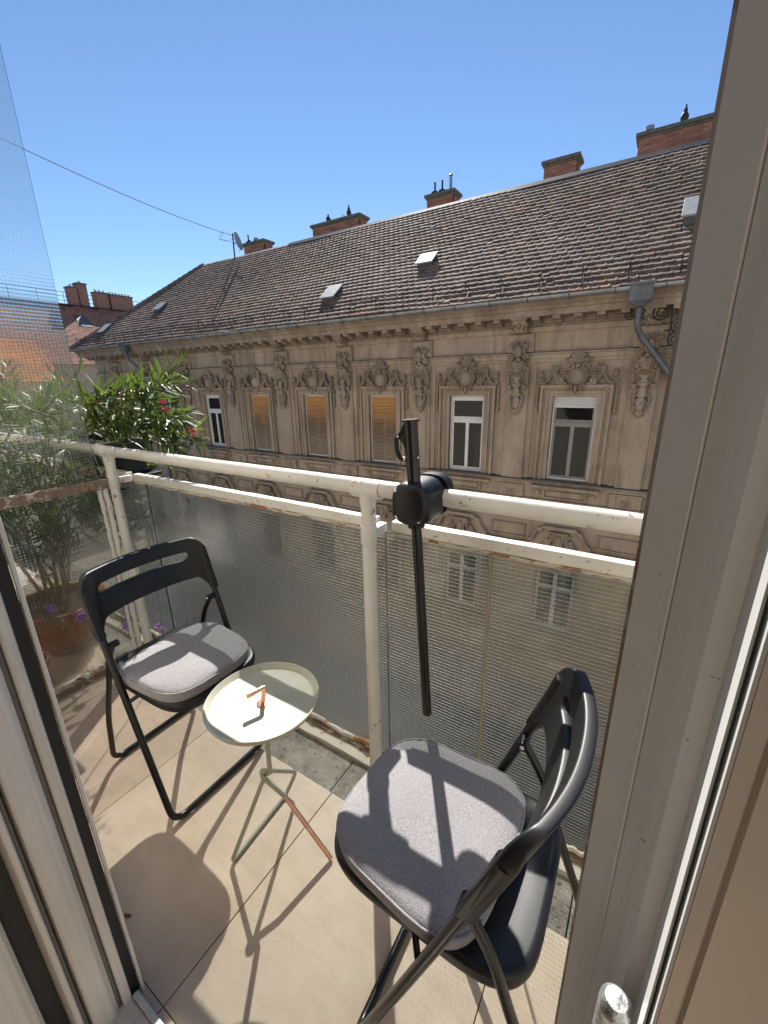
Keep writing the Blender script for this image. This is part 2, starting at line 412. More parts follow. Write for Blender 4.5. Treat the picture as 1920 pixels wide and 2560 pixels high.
PANE = m_window_glass(); BLIND = m_blind('wooden_blind'); BRICK = m_brick()
BRICK_D = simple('dull_brick', (.27, .15, .11), .9, scale=6, var=.25)
MORTAR = simple('mortar', (.36, .29, .24), .95, scale=30)
CAPST = simple('chimney_cap', (.13, .12, .10), .9, scale=8, var=.3)
RIDGE = simple('ridge_sheet', (.045, .046, .05), .6, .2, scale=4, var=.3)
IRON = simple('dark_iron', (.03, .027, .025), .6, .3)
SKYL = simple('skylight_sheet', (.30, .315, .325), .6, .2, var=.2, scale=6)
TERRA = simple('terracotta', (.42, .17, .10), .85, scale=9, var=.22, bs_=.3, bscale=60)
SOIL = simple('soil', (.05, .035, .025), 1, scale=80, var=.4)
OLE = m_leaf('oleander_leaf', (.030, .055, .018), (.075, .115, .032), .24)
OLE2 = m_leaf('pale_leaf', (.07, .10, .025), (.14, .20, .05), .4)
STEM = simple('green_brown_stem', (.17, .15, .06), .7)
DRY = simple('dry_stem', (.26, .20, .10), .8)
PINK = simple('pink_petal', (.70, .06, .12), .6, var=.2)
PURP = simple('purple_petal', (.46, .20, .70), .6, var=.25)
ASPH = m_asphalt()
PAVE = simple('pavement', (.24, .23, .22), .9, scale=5, var=.2)
WALLP = simple('house_plaster', (.60, .55, .47), .9, scale=5, var=.08, bs_=.2, bscale=60)
ROOMW = simple('room_paint', (.80, .75, .67), .9, scale=3, var=.03)
ROOMF = simple('room_floor', (.42, .30, .20), .4, scale=6, var=.15)
BGW = simple('background_wall', (.50, .42, .33), .9, scale=1, var=.12)
BGW2 = simple('background_wall_pale', (.55, .50, .42), .9, scale=1, var=.12)
DEAD = simple('dead_leaf', (.16, .05, .02), .8)
STRING = simple('white_string', (.75, .75, .72), .8)

# ================================================================== SETTING
STREET_Z = -10.0
g = MB().box(-150, 120, -120, 150, STREET_Z-1, STREET_Z); structure(obj('ground', g, PAVE))
structure(obj('road', MB().box(-60, 60, 3.6, 9.6, STREET_Z-.2, STREET_Z+.004), ASPH))
structure(obj('cross_road', MB().box(-36, -28.6, -60, 90, STREET_Z-.2, STREET_Z+.008), ASPH))
structure(obj('pavement', MB().box(-27.5, 60, 9.6, 12.0, STREET_Z-.2, STREET_Z+.13), PAVE, bevel=.01))

# own house: outer wall with the door opening, room behind it
TILE_Y1 = .7836; GX0 = -.7236; GP = .5857
wl_ = MB()
wl_.box(-14, -.83, -.16, .165, -9.9, 8); wl_.box(.085, .45, -.16, .165, -9.9, 8); wl_.box(1.45, 7, -.16, .165, -9.9, 8); wl_.box(.45, 1.45, -.16, .165, -9.9, .85); wl_.box(.45, 1.45, -.16, .165, 2.25, 8)  # window hole right of the door is added to let sun brighten the room
wl_.box(-.83, .085, -.16, .165, 2.25, 8); wl_.box(-.83, .085, -.16, .165, -9.9, -.02)
structure(obj('house_wall', wl_, WALLP))
rm = MB(); rm.box(-2.6, 1.5, -4.2, -.161, -.12, -.021); structure(obj('room_floor', rm, ROOMF))
rw = MB(); rw.box(-2.7, -2.6, -4.2, -.161, -.12, 2.7); rw.box(1.5, 1.6, -4.2, -.161, -.12, 2.7); rw.box(-2.7, 1.6, -4.3, -4.2, -.12, 2.7)
structure(obj('room_wall', rw, ROOMW)); structure(obj('room_ceiling', MB().box(-2.7, 1.6, -4.3, -.161, 2.7, 2.8), ROOMW))

# balcony slab, its concrete edge and the floor tiles
sl_ = MB().box(-4.2, 2.2, .166, TILE_Y1-.004, -.22, -.0045)
bf = structure(obj('balcony_floor', sl_, GROUT))
for ix in range(-5, 4):
    for iy in range(0, 2):
        x0 = GX0+ix*GP; x1 = x0+GP; y1 = TILE_Y1-iy*GP; y0 = max(.168, y1-GP)
        if x1 > 2.2 or x0 < -4.2: continue
        t = MB().box(x0+.0012, x1-.0012, y0+.0012, y1-.0006, -.006, random.uniform(-.0006, .0006))
        obj('floor_tile', t, TILE, bf, bevel=.0012)
be = structure(obj('balcony_edge', MB().box(-4.05, 2.2, TILE_Y1+.001, 1.004, -.22, -.022), GROUT))
for i in range(-11, 6):
    obj('edging_slab', MB().box(i*.37+.0015, i*.37+.3685, TILE_Y1+.002, 1.008, -.10, -.012+random.uniform(-.0012, .001)), CONC, be, bevel=.003)

# ================================================================== BUILDING ACROSS THE STREET
D = 12.0; BAY = 2.907; WX0 = -1.79; BX0, BX1 = -25.75, 7.6
bays = [WX0-BAY*i for i in range(-2, 9)]; pils = [WX0+BAY/2+.0-BAY*i for i in range(-2, 9)]
bays = [x for x in bays if BX0+1.2 < x < BX1-1]; pils = [x for x in pils if BX0 < x < BX1-.3]
B = thing('apartment_building', (-9, D, STREET_Z), 'long brown stucco apartment building with ornate facade and tiled roof across the street', 'building')
WZ0, WZ1, WH = -1.39, .805, .528
LZ0, LZ1 = -6.0, -4.15
wm = MB()
def wall_with_holes(mb, y0, y1, rows):
    zs = [STREET_Z]; 
    edges = [BX0]
    for c in sorted(bays): edges += [c-WH-.03, c+WH+.03]
    edges.append(BX1)
    for i in range(len(edges)-1):
        if i % 2 == 0: mb.box(edges[i], edges[i+1], y0, y1, STREET_Z, 3.0)
        else:
            z = STREET_Z
            for a, b in rows: mb.box(edges[i], edges[i+1], y0, y1, z, a); z = b
            mb.box(edges[i], edges[i+1], y0, y1, z, 3.0)
wall_with_holes(wm, D, D+.45, [(LZ0, LZ1), (WZ0, WZ1+.01)])
wm.box(BX0, BX0+.4, D+.45, D+10, STREET_Z, 3.0); wm.box(BX1-.4, BX1, D+.45, D+10, STREET_Z, 3.0); wm.box(BX0, BX1, D+10, D+10.4, STREET_Z, 3.0)
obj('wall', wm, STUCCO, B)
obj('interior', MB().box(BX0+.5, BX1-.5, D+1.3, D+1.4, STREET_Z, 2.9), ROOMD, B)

# continuous mouldings along the facade
def run(name, prof, m=STUCCO, x0=BX0-.02, x1=BX1, **k): return obj(name, MB().prof_x(prof, x0, x1), m, B, **k)
run('string_course', [(D+.01, 1.66), (D-.05, 1.66), (D-.05, 1.72), (D-.075, 1.74), (D-.075, 1.83), (D-.12, 1.86), (D-.12, 1.885), (D+.01, 1.90)])
run('string_flashing', [(D+.01, 1.9005), (D-.125, 1.8865), (D-.125, 1.892), (D+.01, 1.914)], SILL)
run('frieze_moulding', [(D+.01, 2.36), (D-.03, 2.38), (D-.06, 2.45), (D-.06, 2.50), (D+.01, 2.51)])
run('cornice', [(D+.01, 2.56), (D-.08, 2.58), (D-.1, 2.69), (D-.52, 2.70), (D-.52, 2.83), (D-.56, 2.84), (D-.60, 2.90), (D-.68, 2.96), (D-.70, 3.03), (D+.01, 3.06)], STUCCO_D, x0=BX0-.6)
run('sill_course', [(D+.01, -1.60), (D-.05, -1.60), (D-.05, -1.55), (D-.10, -1.50), (D-.10, -1.455), (D+.01, -1.43)])
run('sheet_flashing', [(D+.01, -1.452), (D-.115, -1.452), (D-.12, -1.47), (D-.123, -1.47), (D-.123, -1.445), (D+.01, -1.40)], SILL)
run('band_course', [(D+.01, -2.16), (D-.06, -2.15), (D-.06, -2.06), (D-.09, -2.04), (D-.09, -1.985), (D+.01, -1.97)])
run('floor_course', [(D+.01, -2.62), (D-.10, -2.60), (D-.10, -2.50), (D-.15, -2.47), (D-.15, -2.40), (D+.01, -2.36)])
run('plinth_course', [(D+.01, -6.55), (D-.08, -6.53), (D-.08, -6.30), (D-.13, -6.26), (D-.13, -6.2), (D+.01, -6.15)])

# ornament makers; local x across, y = out of the wall (negative), z up
def spiral(mb, cx, cz, y, r, turns, sgn, a0, rad, n=22):
    pts = []; rr = []
    for i in range(n+1):
        t = i/n; a = radians(a0)+sgn*turns*2*pi*t; q = r*(1-.82*t)
        pts.append((cx+q*cos(a), y-.02*t, cz+q*sin(a))); rr.append(rad*(1-.4*t))
    mb.tube(pts, rr, 6); mb.ell((cx, y-.02, cz), (rad*1.3, rad*1.2, rad*1.3), 8, 5)
def acanthus(mb, x, z, dx, dz, y, wdt):
    n = 4; L = sqrt(dx*dx+dz*dz); px, pz = -dz/L, dx/L
    for k in range(n):
        t = (k+.5)/n; ww = wdt*(1-.6*t)
        for sg in (-1, 1):
            mb.ell((x+dx*t+px*ww*.5*sg, y-.02, z+dz*t+pz*ww*.5*sg), (ww*.55, .03, L/n*.7), 7, 4, Matrix.Rotation(-atan2(dx, dz)-sg*.5, 3, 'Y'))
    mb.tube([(x, y, z), (x+dx*.5, y-.045, z+dz*.5), (x+dx, y-.02, z+dz)], [.022, .02, .008], 6)
def cartouche():
    m = MBO()
    # shield with raised rim
    m.ell((0, -.03, 1.28), (.175, .105, .205), 20, 12)
    rim = []
    for k in range(28):
        a = 2*pi*k/28; q = 1+.10*max(0, -sin(a))*abs(cos(a))
        rim.append((.212*cos(a)*(1-.12*max(0, -sin(a))), -.05, 1.28+.245*sin(a)*q))
    m.tube(rim, .026, 6, closed=True)
    # shell on top
    for k in range(7):
        a = radians(22+136*k/6); m.tube([(0, -.05, 1.60), (.11*cos(a), -.115, 1.60+.15*sin(a)), (.19*cos(a), -.06, 1.60+.29*sin(a))], [.012, .032, .038], 6)
    m.ell((0, -.02, 1.70), (.19, .055, .2), 14, 7)
    m.tube(arc((0, -.05, 1.72), .205, -10, 190, 16), .017, 6)
    m.ell((0, -.1, 1.55), (.05, .05, .045), 8, 5); m.ell((0, -.1, 1.48), (.03, .04, .03), 8, 5)
    for s in (-1, 1):
        m.tube([(s*.08, -.06, 1.55), (s*.17, -.07, 1.64), (s*.25, -.06, 1.695), (s*.34, -.04, 1.70)], [.03, .028, .022, .008], 6)
        spiral(m, s*.2, 1.54, -.05, .085, 1.2, s, 90+s*60, .024)
        # big side scrolls
        m.tube([(s*.22, -.05, 1.12), (s*.36, -.06, 1.13), (s*.46, -.06, 1.20), (s*.55, -.06, 1.33), (s*.60, -.06, 1.43), (s*.57, -.06, 1.49)], [.03, .036, .036, .034, .03, .022], 6)
        spiral(m, s*.565, 1.44, -.055, .095, 1.3, s, 90-s*40, .026)
        acanthus(m, s*.60, 1.45, -s*.20, .10, -.04, .08)
        acanthus(m, s*.36, 1.14, s*.16, .22, -.05, .10)
        m.tube([(s*.60, -.05, 1.36), (s*.68, -.06, 1.20), (s*.78, -.06, 1.12), (s*.88, -.06, 1.13), (s*.93, -.05, 1.20)], [.03, .036, .036, .03, .014], 6)
        spiral(m, s*.86, 1.19, -.05, .06, 1.1, -s, -90, .02)
        m.ell((s*.86, -.05, 1.33), (.055, .045, .05), 8, 5); m.ell((s*.86, -.05, 1.40), (.028, .03, .05), 8, 5); m.ell((s*.7, -.05, 1.09), (.03, .03, .03), 8, 5)
        m.tube([(s*.25, -.03, 1.43), (s*.42, -.03, 1.43)], .013, 5); m.tube([(s*.25, -.03, 1.37), (s*.46, -.03, 1.37), (s*.50, -.03, 1.30), (s*.46, -.03, 1.22), (s*.25, -.03, 1.22)], .012, 5)
        acanthus(m, s*.08, 1.04, s*.14, .05, -.06, .05)
        spiral(m, s*.09, .985, -.07, .045, 1, -s, 90, .016)
    m.tube([(0, -.08, 1.05), (0, -.09, .98), (0, -.07, .90)], [.05, .035, .02], 8); m.ell((0, -.08, .89), (.026, .03, .03), 8, 5)
    return m
def side_drop():
    m = MB()
    prof = [(.0, 1.055), (.035, 1.05), (.04, 1.0), (.03, .985), (.045, .97), (.048, .93), (.02, .90), (.042, .86), (.05, .82), (.03, .78), (.032, .60), (.045, .585), (.045, .555), (.022, .54), (.046, .50), (.05, .46), (.03, .40), (.0, .365)]
    m.lathe([(r*.8, z) for r, z in prof], (0, -.035, 0), 10, cap=False); return m
def surround():
    m = MB(); z0, z1 = -1.41, 1.085
    def frame(xo, xi, zo, zi, y):
        m.box(-xo, -xi, y, .01, z0, zo); m.box(xi, xo, y, .01, z0, zo); m.box(-xi, xi, y, .01, zi, zo)
    frame(.85, .785, 1.085, 1.02, -.085); frame(.784, .70, 1.019, .935, -.035); frame(.699, .645, .934, .88, -.075); frame(.644, .53, .879, .812, -.05)
    return m
def beads():
    m = MB(); r = .028
    k = 0
    z = -1.36
    while z < .98:
        for s in (-1, 1): m.ell((s*.742, -.04, z), (.026, .024, .028), 6, 4)
        z += .075
    x = -.70
    while x < .71: m.ell((x, -.04, .977), (.028, .024, .026), 6, 4); x += .075
    return m
def panel_frame():
    m = MB()
    for (a, b, c, d) in ((-1.035, 1.035, 1.425, 1.45), (-1.035, -1.0, 1.075, 1.424), (1.0, 1.035, 1.075, 1.424), (-1.035, -.851, 1.05, 1.074), (.851, 1.035, 1.05, 1.074)):
        m.box(a, b, -.03, .01, c, d)
    return m
def pilaster():
    m = MB(); m.box(-.44, .44, -.03, .01, -1.43, 1.655); m.box(-.285, .285, -.085, -.029, -1.43, 1.655)
    m.box(-.33, .33, -.10, .01, 1.91, 2.355); m.box(-.29, .29, -.13, -.099, 1.91, 2.33); return m
def pil_ornament():
    m = MBO()
    y = -.10
    # head mask
    m.ell((0, y-.09, 1.92), (.10, .09, .135), 14, 9); m.ell((0, y-.18, 1.90), (.022, .035, .05), 8, 5)
    for s in (-1, 1):
        m.ell((s*.042, y-.165, 1.945), (.026, .02, .016), 6, 4); m.ell((s*.13, y-.06, 1.95), (.05, .05, .09), 8, 5)
        acanthus(m, s*.10, 2.0, s*.14, .12, y-.02, .09); acanthus(m, s*.10, 1.86, s*.16, -.06, y-.02, .10); acanthus(m, s*.12, 1.78, s*.15, .02, y-.01, .09)
        acanthus(m, s*.05, 2.06, s*.05, .12, y-.02, .07)
        spiral(m, s*.20, 1.475, y-.03, .115, 1.6, s, 90, .03)
        m.tube([(s*.20, y-.03, 1.59), (s*.10, y-.05, 1.63), (s*.04, y-.06, 1.72)], [.03, .03, .02], 6)
        m.tube([(s*.25, y-.02, 1.37), (s*.25, y-.02, 1.12)], .032, 6)
        m.box(s*.2-.07, s*.2+.07, y-.07, y, 1.05, 1.085); m.ell((s*.2, y-.03, 1.02), (.055, .04, .05), 8, 5)
        spiral(m, s*.085, .70, y-.03, .06, 1.1, -s, 0, .02); m.tube([(s*.06, y, .88), (s*.15, y-.02, .80), (s*.16, y-.03, .72), (s*.12, y-.03, .55)], [.02, .026, .026, .016], 6)
        m.ell((s*.15, y-.03, .83), (.035, .03, .03), 8, 5); m.tube(arc((s*.055, y-.03, .52), .06, 0, 360, 12), .018, 5)
    m.ell((0, y-.06, 1.735), (.05, .05, .05), 8, 5); acanthus(m, 0, 1.66, 0, -.25, y-.04, .16)
    m.prof_y([(-.11, 1.29), (.11, 1.29), (.04, 1.21), (.09, 1.13), (-.09, 1.13), (-.04, 1.21)], y-.06, y)
    m.prof_y([(-.13, 1.12), (.13, 1.12), (.05, 1.03), (-.05, 1.03)], y-.075, y)
    m.prof_y([(-.055, 1.02), (.055, 1.02), (.10, .80), (-.10, .80)], y-.05, y)
    m.ell((0, y-.03, .64), (.10, .05, .17), 12, 7); m.ell((0, y-.05, .66), (.03, .05, .05), 8, 5)
    m.lathe([(.11, .45), (.12, .43), (.09, .38), (.0, .30)], (0, y, 0), 12, Matrix.Diagonal((1, .5, 1)))
    return m
def top_bracket():
    m = MB(); y = -.10
    pr = [(y+.05, 2.36), (y-.10, 2.36), (y-.14, 2.42), (y-.16, 2.5), (y-.25, 2.56), (y-.33, 2.62), (y-.34, 2.695), (y+.05, 2.695)]
    m.prof_x(pr, -.16, .16); m.box(-.2, .2, y-.40, y+.05, 2.655, 2.699)
    for s in (-1, 1):
        M = []
        for i in range(19):
            t = i/18; a = -pi*.5+2*pi*1.4*t; q = .10*(1-.8*t); M.append((s*.165, y-.22+q*cos(a), 2.55+q*sin(a)))
        m.tube(M, .018, 5)
    spiral(m, 0, 2.54, y-.26, .12, 1.5, 1, 200, .028); m.ell((0, y-.16, 2.42), (.14, .08, .06), 10, 5)
    return m
def modillion():
    m = MB(); m.prof_x([(.0, 2.56), (-.14, 2.56), (-.20, 2.60), (-.40, 2.62), (-.42, 2.695), (.0, 2.695)], -.085, .085); return m
def pedestal():
    m = MB(); m.box(-.36, .36, -.10, .01, -1.96, -1.61); m.box(-.30, .30, -.12, -.099, -1.72, -1.66)
    m.lathe([(.075, 0), (.085, .02), (.05, .035), (.0, .03)], (0, -.10, -1.69), 12, Matrix.Rotation(pi/2, 3, 'X'))
    for x in (-.09, -.03, .03, .09): m.box(x-.018, x+.018, -.13, -.099, -1.93, -1.76)
    return m
def apron():
    m = MB(); z0, z1 = -1.93, -1.66
    for (a, b, c, d) in ((-.55, .55, z1-.03, z1), (-.55, .55, z0, z0+.03), (-.55, -.52, z0+.031, z1-.031), (.52, .55, z0+.031, z1-.031)): m.box(a, b, -.05, .01, c, d)
    m.box(-.44, .44, -.03, .01, z0+.07, z1-.07)
    for s in (-1, 1): m.lathe([(.075, 0), (.08, .02), (.05, .035), (.055, .045), (.0, .05)], (s*.70, 0, -1.80), 14, Matrix.Rotation(pi/2, 3, 'X'))
    m.box(-.86, .86, -.17, .01, -1.62, -1.56); return m
def hood():
    m = MB()
    path = [(-1.453, -3.34), (-.86, -3.34), (-.83, -3.2), (-.80, -3.17), (-.74, -3.14), (-.68, -3.05), (-.64, -2.95), (-.58, -2.84), (-.50, -2.80), (-.46, -2.80), (-.45, -2.74), (0, -2.74)]
    full = path + [(-x, z) for x, z in path[-2::-1]]
    for off, yy, hh in ((0, -.13, .035), (-.055, -.09, .02), (-.10, -.06, .016)):
        P = [(x*(1 if abs(x) > 1.4 else 1+off*.35*(1 if abs(x) > .4 else 0)), z+off) for x, z in full]
        o = len(m.v)
        for x, z in P: m.v += [(x, .01, z-hh), (x, yy, z-hh), (x, yy, z+hh), (x, .01, z+hh)]
        for i in range(len(P)-1):
            for k in range(4): l = (k+1) % 4; m.f.append((o+i*4+k, o+i*4+l, o+(i+1)*4+l, o+(i+1)*4+k))
    for s in (-1, 1):   # half of the sunk panel on each side
        a, b = sorted((s*1.452, s*.98)); m.box(a, b, -.05, .01, -3.20, -3.17); m.box(a, b, -.05, .01, -2.83, -2.80)
        c, d = sorted((s*.98, s*.95)); m.box(c, d, -.05, .01, -3.20, -2.80)
    return m
def keystone():
    m = MBO(); m.prof_y([(-.16, -2.86), (.16, -2.86), (.11, -3.35), (-.11, -3.35)], -.12, .01); m.box(-.24, .24, -.15, .01, -2.90, -2.85)
    m.ell((0, -.12, -3.1), (.09, .06, .15), 10, 6)
    for s in (-1, 1):
        for k in range(6):
            t = k/5; m.ell((s*(.17+.20*t*t), -.08, -2.95-.42*t), (.06, .05, .055), 7, 4)
        acanthus(m, s*.24, -3.15, s*.20, -.22, -.04, .12); spiral(m, s*.24, -2.98, -.06, .08, 1.2, s, 90, .022)
    return m

def deep(mb, q):
    mb.v = [(x, y*q, z) for x, y, z in mb.v]; return mb
DEPTH = {'cartouche': 1.7, 'pilaster_ornament': 1.45, 'keystone': 1.6, 'side_drop': 1.5, 'hood_moulding': 1.5, 'window_surround': 1.35, 'panel_frame': 1.5, 'apron_panel': 1.4}
MESH = {k: deep(f(), DEPTH.get(k, 1)).mesh(k, STUCCO_D if k in ('cartouche', 'pilaster_ornament', 'keystone', 'cornice_bracket', 'side_drop', 'bead_moulding', 'modillion') else STUCCO, sm) for k, f, sm in (
    ('cartouche', cartouche, 50), ('side_drop', side_drop, 50), ('window_surround', surround, None), ('bead_moulding', beads, 60),
    ('panel_frame', panel_frame, None), ('pilaster', pilaster, None), ('pilaster_ornament', pil_ornament, 50), ('cornice_bracket', top_bracket, 50),
    ('modillion', modillion, None), ('pedestal', pedestal, 40), ('apron_panel', apron, 40), ('hood_moulding', hood, None), ('keystone', keystone, 50))}
def inst(name, x, z=0, y=D, parent=B, M=None): return put(name, MESH[name], parent, Matrix.Translation((x, y, z)) if M is None else M)
for px in pils:
    for nm in ('pilaster', 'pilaster_ornament', 'cornice_bracket', 'pedestal'): inst(nm, px)
    inst('keystone', px-BAY/2)
x = BX0+.15
while x < BX1:
    if min(abs(x-p) for p in pils) > .28: inst('modillion', x, y=D-.1)
    x += BAY/6.0
for bx in bays:
    for nm in ('cartouche', 'window_surround', 'bead_moulding', 'panel_frame', 'apron_panel', 'hood_moulding'):
        o_ = inst(nm, bx)
        if nm == 'bead_moulding': o_['kind'] = 'stuff'
    for s in (-1, 1): inst('side_drop', bx+s*.925)
    obj('window_sill', MB().box(bx-.86, bx+.86, D-.20, D+.02, -1.43, -1.405), SILL, B, bevel=.004)

# windows
def window(bx, kind):
    y = D+.10
    rootm = MB()
    fm = WING if kind == 'grey' else WINW
    def fr(x0, x1, z0, z1, t, ya, yb, mb):
        mb.box(x0, x0+t, ya, yb, z0, z1); mb.box(x1-t, x1, ya, yb, z0, z1); mb.box(x0+t, x1-t, ya, yb, z1-t, z1); mb.box(x0+t, x1-t, ya, yb, z0, z0+t)
    o = MB(); fr(bx-WH, bx+WH, WZ0, WZ1, .045, y-.04, y+.08, o)
    W = obj('window', o, WINW, B, bevel=.003)
    zt = .12
    i = MB(); fr(bx-WH+.046, bx+WH-.046, zt+.04, WZ1-.05, .045, y, y+.05, i); i.box(bx-WH+.046, bx+WH-.046, y-.015, y+.06, zt-.045, zt+.039)
    i.box(bx-WH+.046, bx+WH-.046, y-.03, y+.06, zt+.0, zt+.025)
    for s in (0, 1):
        a = bx-WH+.046 if s == 0 else bx+.0005; fr(a, a+WH-.0465, WZ0+.05, zt-.046, .05, y, y+.05, i)
    i.box(bx-.045, bx+.045, y-.018, y-.001, WZ0+.05, zt-.05)
    obj('frame', i, fm, W, bevel=.003)
    for (a, b, c, d) in ((bx-WH+.09, bx+WH-.09, zt+.08, WZ1-.09), (bx-WH+.09, bx-.05, WZ0+.095, zt-.09), (bx+.05, bx+WH-.09, WZ0+.095, zt-.09)):
        obj('pane', MB().box(a, b, y+.02, y+.028, c, d), PANE, W)
    def curtain(x0, x1, z0, z1, m, yy):
        c = MB(); n = max(6, int((x1-x0)/.02))
        for k in range(n+1):
            t = k/n; xx = x0+(x1-x0)*t; dy = .025*sin(t*n*.9)
            c.v += [(xx, yy+dy, z0), (xx, yy+dy*.6, z1)]
        for k in range(n): c.f.append((2*k, 2*k+2, 2*k+3, 2*k+1))
        return obj('curtain', c, m, W, smooth=60, fixn=False)
    if kind == 'blind':
        sm = MB()
        z = WZ0+.047
        while z < WZ1-.05:
            sm.prof_x([(y-.042, z), (y-.062, z+.010), (y-.064, z+.028), (y-.045, z+.040), (y-.030, z+.040), (y-.030, z)], bx-WH+.046, bx+WH-.046); z += .046
        obj('roller_blind', sm, BLIND, W)
    elif kind == 'grey':
        sb = MB()
        for k in range(6): sb.prof_x([(y-.05, .55+k*.043), (y-.062, .57+k*.043), (y-.05, .59+k*.043), (y-.04, .57+k*.043)], bx-WH+.046, bx+WH-.046)
        sb.box(bx-WH+.046, bx+WH-.046, y-.065, y-.035, .515, .549)
        obj('shutter', sb, SHUT, W); curtain(bx-.48, bx+.48, WZ0+.05, WZ1-.1, CURTD, y+.25)
        obj('rail', MB().box(bx-.46, bx+.46, y+.1, y+.11, -.62, -.605), WING, W)
    else:
        sb = MB(); sb.box(bx-WH+.046, bx+WH-.046, y-.05, y-.002, WZ1-.14, WZ1-.046); obj('shutter_box', sb, SHUT, W, bevel=.004)
        curtain(bx-.48, bx-.05, WZ0+.05, WZ1-.1, CURTD, y+.22); curtain(bx+.05, bx+.48, -.55, WZ1-.1, CURTD, y+.25)
        curtain(bx+.2, bx+.48, WZ0+.05, -.3, CURT, y+.18)
kinds = {2: 'blind', 3: 'blind', 4: 'blind', 0: 'grey'}
for bx in bays:
    window(bx, kinds.get(round((WX0-bx)/BAY), 'white'))
for bx in bays:     # storey below
    y = D+.12; o = MB(); t = .07
    o.box(bx-WH, bx-WH+t, y, y+.08, LZ0, LZ1); o.box(bx+WH-t, bx+WH, y, y+.08, LZ0, LZ1); o.box(bx-WH+t, bx+WH-t, y, y+.08, LZ1-t, LZ1); o.box(bx-WH+t, bx+WH-t, y, y+.08, LZ0, LZ0+t)
    o.box(bx-.06, bx+.06, y-.01, y+.08, LZ0+t, LZ1-t); o.box(bx-WH+t, bx-.06, y, y+.07, -4.72, -4.64); o.box(bx+.06, bx+WH-t, y, y+.07, -4.72, -4.64)
    W = obj('window', o, WINW if bx > -5.5 else BROWN_W, B); obj('pane', MB().box(bx-WH+t, bx+WH-t, y+.04, y+.048, LZ0+t, LZ1-t), PANE, W)
    obj('surround', MB().box(bx-.75, bx-WH-.031, D-.06, D+.01, LZ0-.05, LZ1+.2).box(bx+WH+.031, bx+.75, D-.06, D+.01, LZ0-.05, LZ1+.2).box(bx-WH-.03, bx+WH+.03, D-.06, D+.01, LZ1+.011, LZ1+.2), STUCCO, W)
    obj('sill', MB().box(bx-.8, bx+.8, D-.2, D+.02, LZ0-.12, LZ0-.051), STUCCO, W)
obj('rustication', (lambda m: [m.box(BX0-.01, BX1, D-.05, D+.001, -6.6-.42*k-.38, -6.6-.42*k) for k in range(8)] and m)(MB()), STUCCO, B)

# roof
RT = tan(radians(39)); EY, EZ = 11.22, 3.095; RY, RX0 = 16.30, -21.35
RZ = EZ+(RY-EY)*RT; BACK = 2*RY-EY; EX0 = -26.35; EX1 = 8.2
rb = MB(); b_ = .05
rb.add([(EX0, EY+.02, EZ-b_), (EX1, EY+.02, EZ-b_), (EX1, RY, RZ-b_), (RX0, RY, RZ-b_), (EX0, BACK, EZ-b_), (EX1, BACK, EZ-b_)],
       [(0, 1, 2, 3), (0, 3, 4), (4, 3, 2, 5), (1, 5, 2), (0, 4, 5, 1)])
ROOF = obj('roof', rb, ROOF_T, B)
sl_len = (RY-EY)/cos(radians(39)); ROWS = 30; ex = sl_len/ROWS; TW = .205
Nn = Vector((0, -sin(radians(39)), cos(radians(39)))); Uu = Vector((0, cos(radians(39)), sin(radians(39))))
def tile_mesh(mb, M):
    L = ex+.06; a = TW*.495; th = .020
    # interlocking tile: flat pan with a raised roll at one edge, nose a little thicker
    xs = [(-a, .003), (-a*.6, -.002), (a*.3, -.002), (a*.72, .007), (a, .006)]
    o = len(mb.v)
    for (yy, zz) in ((0, .058), (L, .006)):
        for (xx, h) in xs: mb.v.append(tuple(M @ Vector((xx, yy, zz+h))))
    for (xx, h) in xs: mb.v.append(tuple(M @ Vector((xx, 0, -.004))))
    n = len(xs)
    for k in range(n-1):
        mb.f.append((o+k, o+k+1, o+n+k+1, o+n+k)); mb.f.append((o+2*n+k, o+2*n+k+1, o+k+1, o+k))
    mb.f.append((o, o+n, o+2*n)); mb.f.append((o+n-1, o+3*n-1, o+2*n-1))
base_tiles = [MB() for _ in range(3)]
for q in base_tiles: tile_mesh(q, Matrix.Identity(4))
TM = [q.mesh('roof_tile', ROOF_T, None, False) for q in base_tiles]
spots = []
for r in range(ROWS):
    s = r*ex; y = EY+s*cos(radians(39)); z = EZ+s*sin(radians(39))
    hx = EX0+(y-EY)*(RX0-EX0)/(RY-EY)
    x = EX0+(r % 2)*TW*.5
    while x < EX1:
        if x-TW*.5 > hx-.02: spots.append((x, y, z, r))
        x += TW
def tile_M(x, y, z):
    ro = Matrix(((1, 0, 0), (0, Uu.y, Nn.y), (0, Uu.z, Nn.z))).to_4x4()
    jig = Matrix.Rotation(random.gauss(0, .016), 4, 'Z') @ Matrix.Rotation(random.gauss(0, .014), 4, 'X') @ Matrix.Rotation(random.gauss(0, .008), 4, 'Y')
    sag = .02*sin(x*.55)+.012*sin(x*1.3+y)+.01*sin(y*1.7)
    slip = -random.uniform(.02, .07) if random.random() < .02 else random.gauss(0, .004)
    return Matrix.Translation(Vector((x+random.gauss(0, .005), y, z))+Nn*(random.uniform(0, .008)+sag)+Uu*slip) @ ro @ jig
vis = [p for p in spots if p[0] < .55]
vis.sort(key=lambda p: (p[0])**2+p[1]**2+(p[2]-CAM_H)**2)
solo = set(id(p) for p in vis[:300]); rest = MB()
for p in spots:
    M = tile_M(*p[:3])
    if id(p) in solo: put('roof_tile', random.choice(TM), ROOF, M)
    else: tile_mesh(rest, M)
obj('roof_tiling', rest, ROOF_T, ROOF, fixn=False, kind='stuff')
rc = MB(); rc.prof_x([(RY-.20, RZ-.12), (RY-.21, RZ-.09), (RY-.06, RZ+.06), (RY, RZ+.08), (RY+.06, RZ+.06), (RY+.21, RZ-.09), (RY+.20, RZ-.12)], RX0+6.2, EX1)
